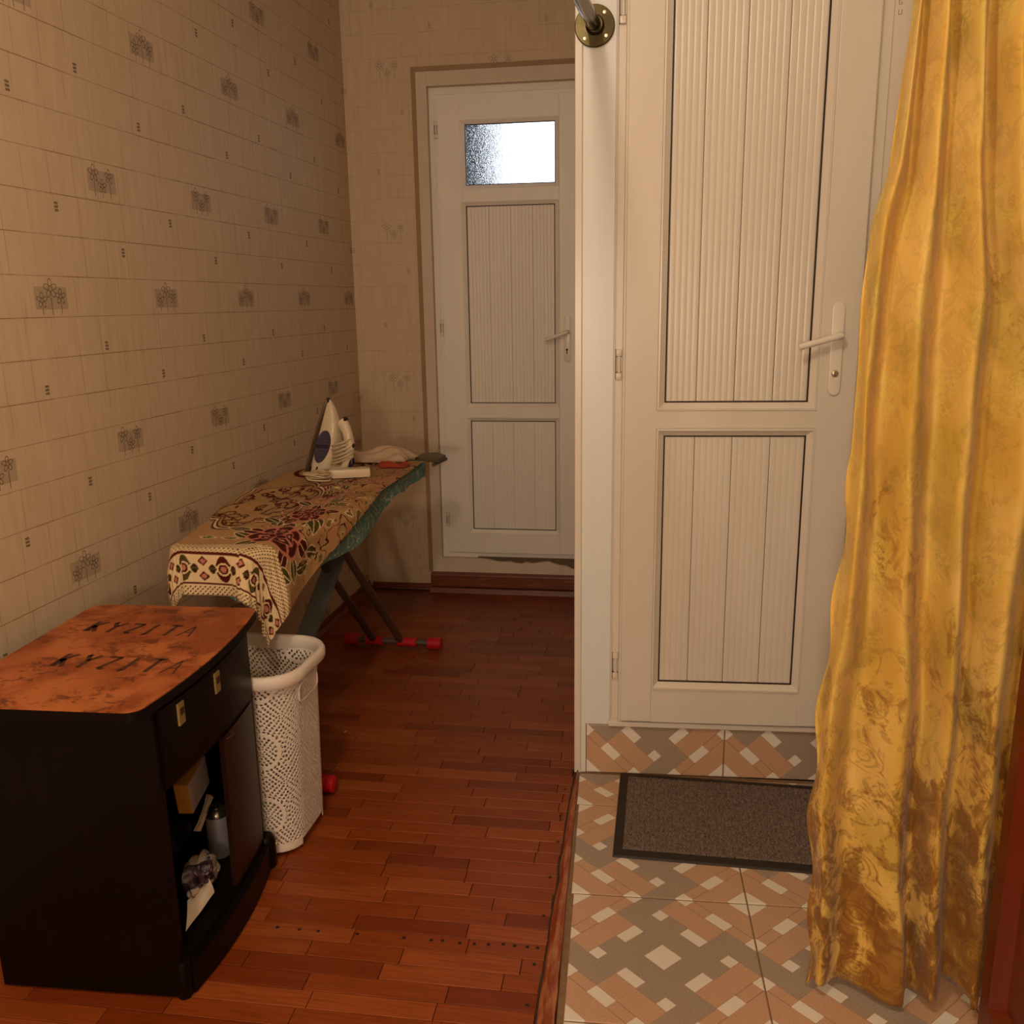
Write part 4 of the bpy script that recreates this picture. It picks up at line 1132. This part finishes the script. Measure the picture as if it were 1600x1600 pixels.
# the cord is a part of the iron: express in its frame
cdo.matrix_parent_inverse = (Matrix.Translation(iron.location) @ Matrix.Rotation(R(-20), 4, 'Z')).inverted()

# ------------------------------------------------------------------ POWER STRIP
ps = thing('power_strip', 'cream three-socket power strip lying in front of the iron', 'power strip', (-1.302, 3.185, BZ + .0125), math.atan2(3.238 - 3.185, 1.299 - 1.158))
g = NB(); box(g, 0, .158, 0, .048, 0, .034, .006); b_o = obj('body', g, CORD if False else material('strip_cream', lambda: mix(noise(coord(), 10, 3), lin('#D2BE9C'), lin('#DECCAE')), rough=.35), ps, True)
for k in range(3):
    g = NB(); lathe(g, [(.019, .0342), (.019, .0352), (.016, .0352), (.016, .0345), (0, .0345)], 20, Matrix.Translation((.030 + k * .048, .024, 0))); so = obj('socket', g, bpy.data.materials['strip_cream'], b_o, True)
    g = NB()
    for dx in (-.007, .007): lathe(g, [(0, .0347), (.0026, .0347), (.0026, .0351), (0, .0351)], 10, Matrix.Translation((.030 + k * .048 + dx, .024, 0)))
    obj('socket_hole', g, BLACK, so)

# ------------------------------------------------------------------ LAUNDRY at the far end of the board
def cloth_lump(name, ctr, hx, hy, h, mat, label, cat, seed, rz=0.0, fringe=.0):
    rs = np.random.RandomState(seed); n = 44; vs = []; g = NB()
    ph = rs.uniform(0, 6, 8); cr, sr = math.cos(rz), math.sin(rz)
    for j in range(n + 1):
        for i in range(n + 1):
            u, v = i / n * 2 - 1, j / n * 2 - 1
            e = 1 + .10 * math.sin(3 * math.atan2(v, u) + ph[0]) + .05 * math.sin(7 * math.atan2(v, u) + ph[1])
            f = max(0, 1 - max(abs(u), abs(v)) ** 6)
            z = h * f * (.55 + .25 * math.sin(4 * u + ph[2] + 1.5 * v) + .2 * math.sin(7 * v + ph[3] - 2 * u)) + .001
            x, y = u * hx * e, v * hy * e
            vs.append(g.verts.new((ctr[0] + x * cr - y * sr, ctr[1] + x * sr + y * cr, ctr[2] + z)))
    for j in range(n):
        for i in range(n):
            k = j * (n + 1) + i; g.faces.new((vs[k], vs[k + 1], vs[k + n + 2], vs[k + n + 1]))
    o = obj(name, g, mat, None, True, None, 0); md = o.modifiers.new('thickness', 'SOLIDIFY'); md.thickness = .004; md.offset = -1
    o.location.z = .004
    return tag(o, label, cat)
LINEN = material('white_linen', lambda: {'Base Color': mix(noise(coord(), 6, 3), lin('#B99C80'), lin('#CDB094')), 'bump': (noise(coord(), 40, 4), .4, .01)}, rough=.9)
cloth_lump('linen_cloth', (-1.265, 3.62, BZ + .011), .155, .075, .055, LINEN, 'crumpled white cloth lying at the far end of the ironing board', 'cloth', 4, R(8))
REDF = material('red_fabric', lambda: mix(noise(coord(), 20, 3), lin('#A8401E'), lin('#8A2E14')), rough=.85)
cloth_lump('red_cloth', (-1.135, 3.465, BZ + .011), .060, .030, .022, REDF, 'small folded red cloth in front of the white cloth on the board', 'cloth', 9, R(12))

# ------------------------------------------------------------------ YELLOW CURTAIN
def curtain_fn():
    q = attr('cloth_uv'); u, v, _ = sep(q)
    k = sstep(v, .10, 1.15)                     # the printed marbling thins out towards the upper part of the cloth
    fine = noise(scalev(q, 1, .6, 1), 26, 6, .72, 1.0)
    big = noise(scalev(q, 1.35, .5, 1), 6.0, 5, .62, .9)
    base = mix(sstep(noise(scalev(q, 2.2, .5, 1), 6, 4), .35, .65), lin('#D2A846'), lin('#E2BE68'))
    base = mix(sstep(noise(scalev(q, 1, .35, 1), 11, 3), .50, .62) * .45, base, lin('#A8922E'))
    br = sstep(big * .72 + fine * .34 - k * .17, .445, .52)
    c = mix(br * (.92 - .38 * k) * (.55 + .75 * fine), base, lin('#84500E'))
    lace = sstep(fine, .5, .56) * (1 - sstep(fine, .58, .64))
    c = mix(lace * .45 * (1 - .6 * k), c, lin('#6E4412'))
    # columns of small woven roses drawn as broken concentric arcs on the lower cloth
    col_ = floor_((u - .05) / .105 + .5)
    ru = wrapc(u - .05, .105); rv = wrapc(v + col_ * .055, .125)
    rr = hyp(ru, rv * .85) + .010 * (noise(q, 30, 3) - .5)
    arcs = (vabs(wrapc(rr, .0085)) < .0016) * (rr < .027) * sstep(noise(q, 38, 2), .40, .5)
    c = mix(arcs * .55 * (1 - k), c, lin('#7A4A10'))
    # satin sprigs in offset rows on the upper cloth
    row = floor_(v / .165 + .5)
    uu = wrapc(u + row * .0735, .147); vv = wrapc(v, .165) + .012 * (noise(q, 20, 2) - .5)
    r2 = hyp(uu / .034, vv / .058)
    wig = noise(scalev(q, 1, .8, 1), 62, 5, .75, 1.6)
    sp = (1 - sstep(r2, .55, 1.1)) * sstep(wig, .46, .56)
    c = mix(sp * .75 * (.12 + .88 * k), c, lin('#DDC45C'))
    return {'Base Color': c, 'Roughness': .6 - .25 * sp, 'bump': (sp * .8 + noise(q, 240, 2) * .3, .3, .002)}
CURT = material('gold_jacquard', curtain_fn, rough=.55, spec=.35, **{'Sheen_Weight': 0.15})
# fold lines: picture of ridge / valley x positions (metres) at several heights; even entries ridges, odd valleys
levels = [  # z, [edge, R0, V0, R1, V1, R2, V2, R3, V3, R4]
    (2.34, [.372, .378, .394, .412, .434, .470, .498, .528, .575, .625]),
    (1.98, [.374, .381, .399, .424, .450, .486, .511, .542, .592, .640]),
    (1.72, [.362, .370, .396, .425, .458, .495, .528, .566, .616, .655]),
    (1.62, [.342, .356, .388, .424, .462, .502, .538, .580, .632, .665]),
    (1.47, [.333, .350, .384, .424, .471, .516, .560, .616, .668, .700]),
    (0.97, [.322, .340, .384, .436, .490, .532, .574, .626, .676, .705]),
    (0.60, [.306, .326, .384, .460, .504, .538, .582, .624, .674, .702]),
    (0.42, [.299, .320, .384, .468, .508, .540, .584, .622, .672, .700]),
    (0.05, [.316, .334, .384, .504, .528, .566, .606, .655, .690, .712])]
def interp_lv(z):
    lv = levels
    if z >= lv[0][0]: return lv[0][1]
    if z <= lv[-1][0]: return lv[-1][1]
    for (z1, a), (z0, b) in zip(lv, lv[1:]):
        if z0 <= z <= z1:
            t = (z - z0) / (z1 - z0); t = t * t * (3 - 2 * t) * .5 + t * .5
            return [q0 * (1 - t) + q1 * t for q0, q1 in zip(b, a)]
dep = [.012, -.034, .036, -.044, .034, -.050, .042, -.044, .034, -.016]
NV, KU = 220, 14
verts, uvs = [], []
cols_n = 9 * KU + 1
for j in range(NV + 1):
    t = j / NV; z = 2.34 - t * (2.34 - .0)
    xs = interp_lv(z)
    amp = .80 + .12 * t - .22 * max(0, t - .85) / .15
    cu = 0; prev = None
    for i in range(cols_n):
        k = min(8, i // KU); f = (i - k * KU) / KU
        x = xs[k] + (xs[k + 1] - xs[k]) * f
        e = (1 - math.cos(PI * f)) / 2; y = 1.775 + (dep[k] + (dep[k + 1] - dep[k]) * e) * amp
        y += .004 * math.sin(z * 9 + i * .13) + .003 * math.sin(z * 21 + i * .31)
        x += .004 * math.sin(z * 7 + i * .05) + (.006 * math.sin(z * 26) * math.exp(-i / 6) if z < 1.2 else 0)
        hem = .030 + .012 * math.sin(i * .085 + 1.0) + (.022 if 80 < i < 96 else 0) + (.05 * max(0, (i - 96) / 30)) - (.028 * math.exp(-(i / 5) ** 2))
        zz_ = max(hem, 0.002) + (z / 2.34) * (2.34 - max(hem, .002))
        p = (x, y, zz_)
        if prev: cu += math.dist((prev[0], prev[1]), (x, y)) 
        prev = p; verts.append(p); uvs.append((i / (cols_n - 1) * .62, zz_, 0))
faces = [(j * cols_n + i, j * cols_n + i + 1, (j + 1) * cols_n + i + 1, (j + 1) * cols_n + i) for j in range(NV) for i in range(cols_n - 1)]
cu_o = obj('curtain', (verts, [], faces), CURT, None, True, None, 0)
at_ = cu_o.data.attributes.new('cloth_uv', 'FLOAT_VECTOR', 'POINT'); at_.data.foreach_set('vector', np.array(uvs, np.float32).ravel())
md = cu_o.modifiers.new('thickness', 'SOLIDIFY'); md.thickness = .002; md.offset = 1
tag(cu_o, 'long gold patterned curtain hanging in folds at the right', 'curtain')
# its hanging rod, above the picture
g = NB(); tube(g, [(.34, 1.775, 2.352), (.985, 1.775, 2.352)], .012, 14); cr = tag(obj('curtain_rod', g, CHROME, None, True), 'steel rod carrying the gold curtain, fixed to the right wall', 'rod')

# ------------------------------------------------------------------ BROWN DOOR LEAF at the right edge (door_3)
MAHO = material('mahogany_paint', lambda: mix(noise(scalev(coord(), 12, 12, 1.2), 3, 5), lin('#541C0A'), lin('#742C12')), rough=.28)
d3 = struct(bpy.data.objects.new('door_3', None)); C.objects.link(d3); d3.location = (.606, 1.605, 0); d3.rotation_euler = (0, 0, R(-90 + 1.5))
d3['label'] = 'dark red-brown panelled wooden door leaf standing open at the right edge'
# local x runs towards the camera (-y world), local -y faces the room (-x world)
g = NB()
Wd, Hd = .80, 2.05
for z0, z1 in ((.012, .20), (.95, 1.09), (1.92, Hd)): box(g, .058, Wd - .085, 0, .038, z0, z1)
box(g, 0, .058, 0, .038, .012, Hd, .003); box(g, Wd - .085, Wd, 0, .038, .012, Hd, .003); lf = obj('leaf_frame', g, MAHO, d3)
for z0, z1 in ((.20, .95), (1.09, 1.92)):
    g = NB(); ring(g, (.054, Wd - .083, z0 - .002, z1 + .002), (.066, Wd - .095, z0 + .010, z1 - .010), -.001, -.011, .02); ring(g, (.066, Wd - .095, z0 + .010, z1 - .010), (.088, Wd - .112, z0 + .027, z1 - .027), -.011, .012, .02); obj('moulding', g, MAHO, d3)
    g = NB(); box(g, .08, Wd - .10, .012, .026, z0 + .01, z1 - .01); obj('panel', g, MAHO, d3)

# tiny scrap of paper on the parquet
sp_ = thing('paper_scrap', 'tiny white paper scrap lying on the parquet beside the basket', 'scrap', (0, 0, 0))
g = NB(); prism(g, [(-1.148, 2.80), (-1.141, 2.803), (-1.140, 2.810), (-1.147, 2.809)], .0003, .002); obj('scrap', g, PAPER, sp_)
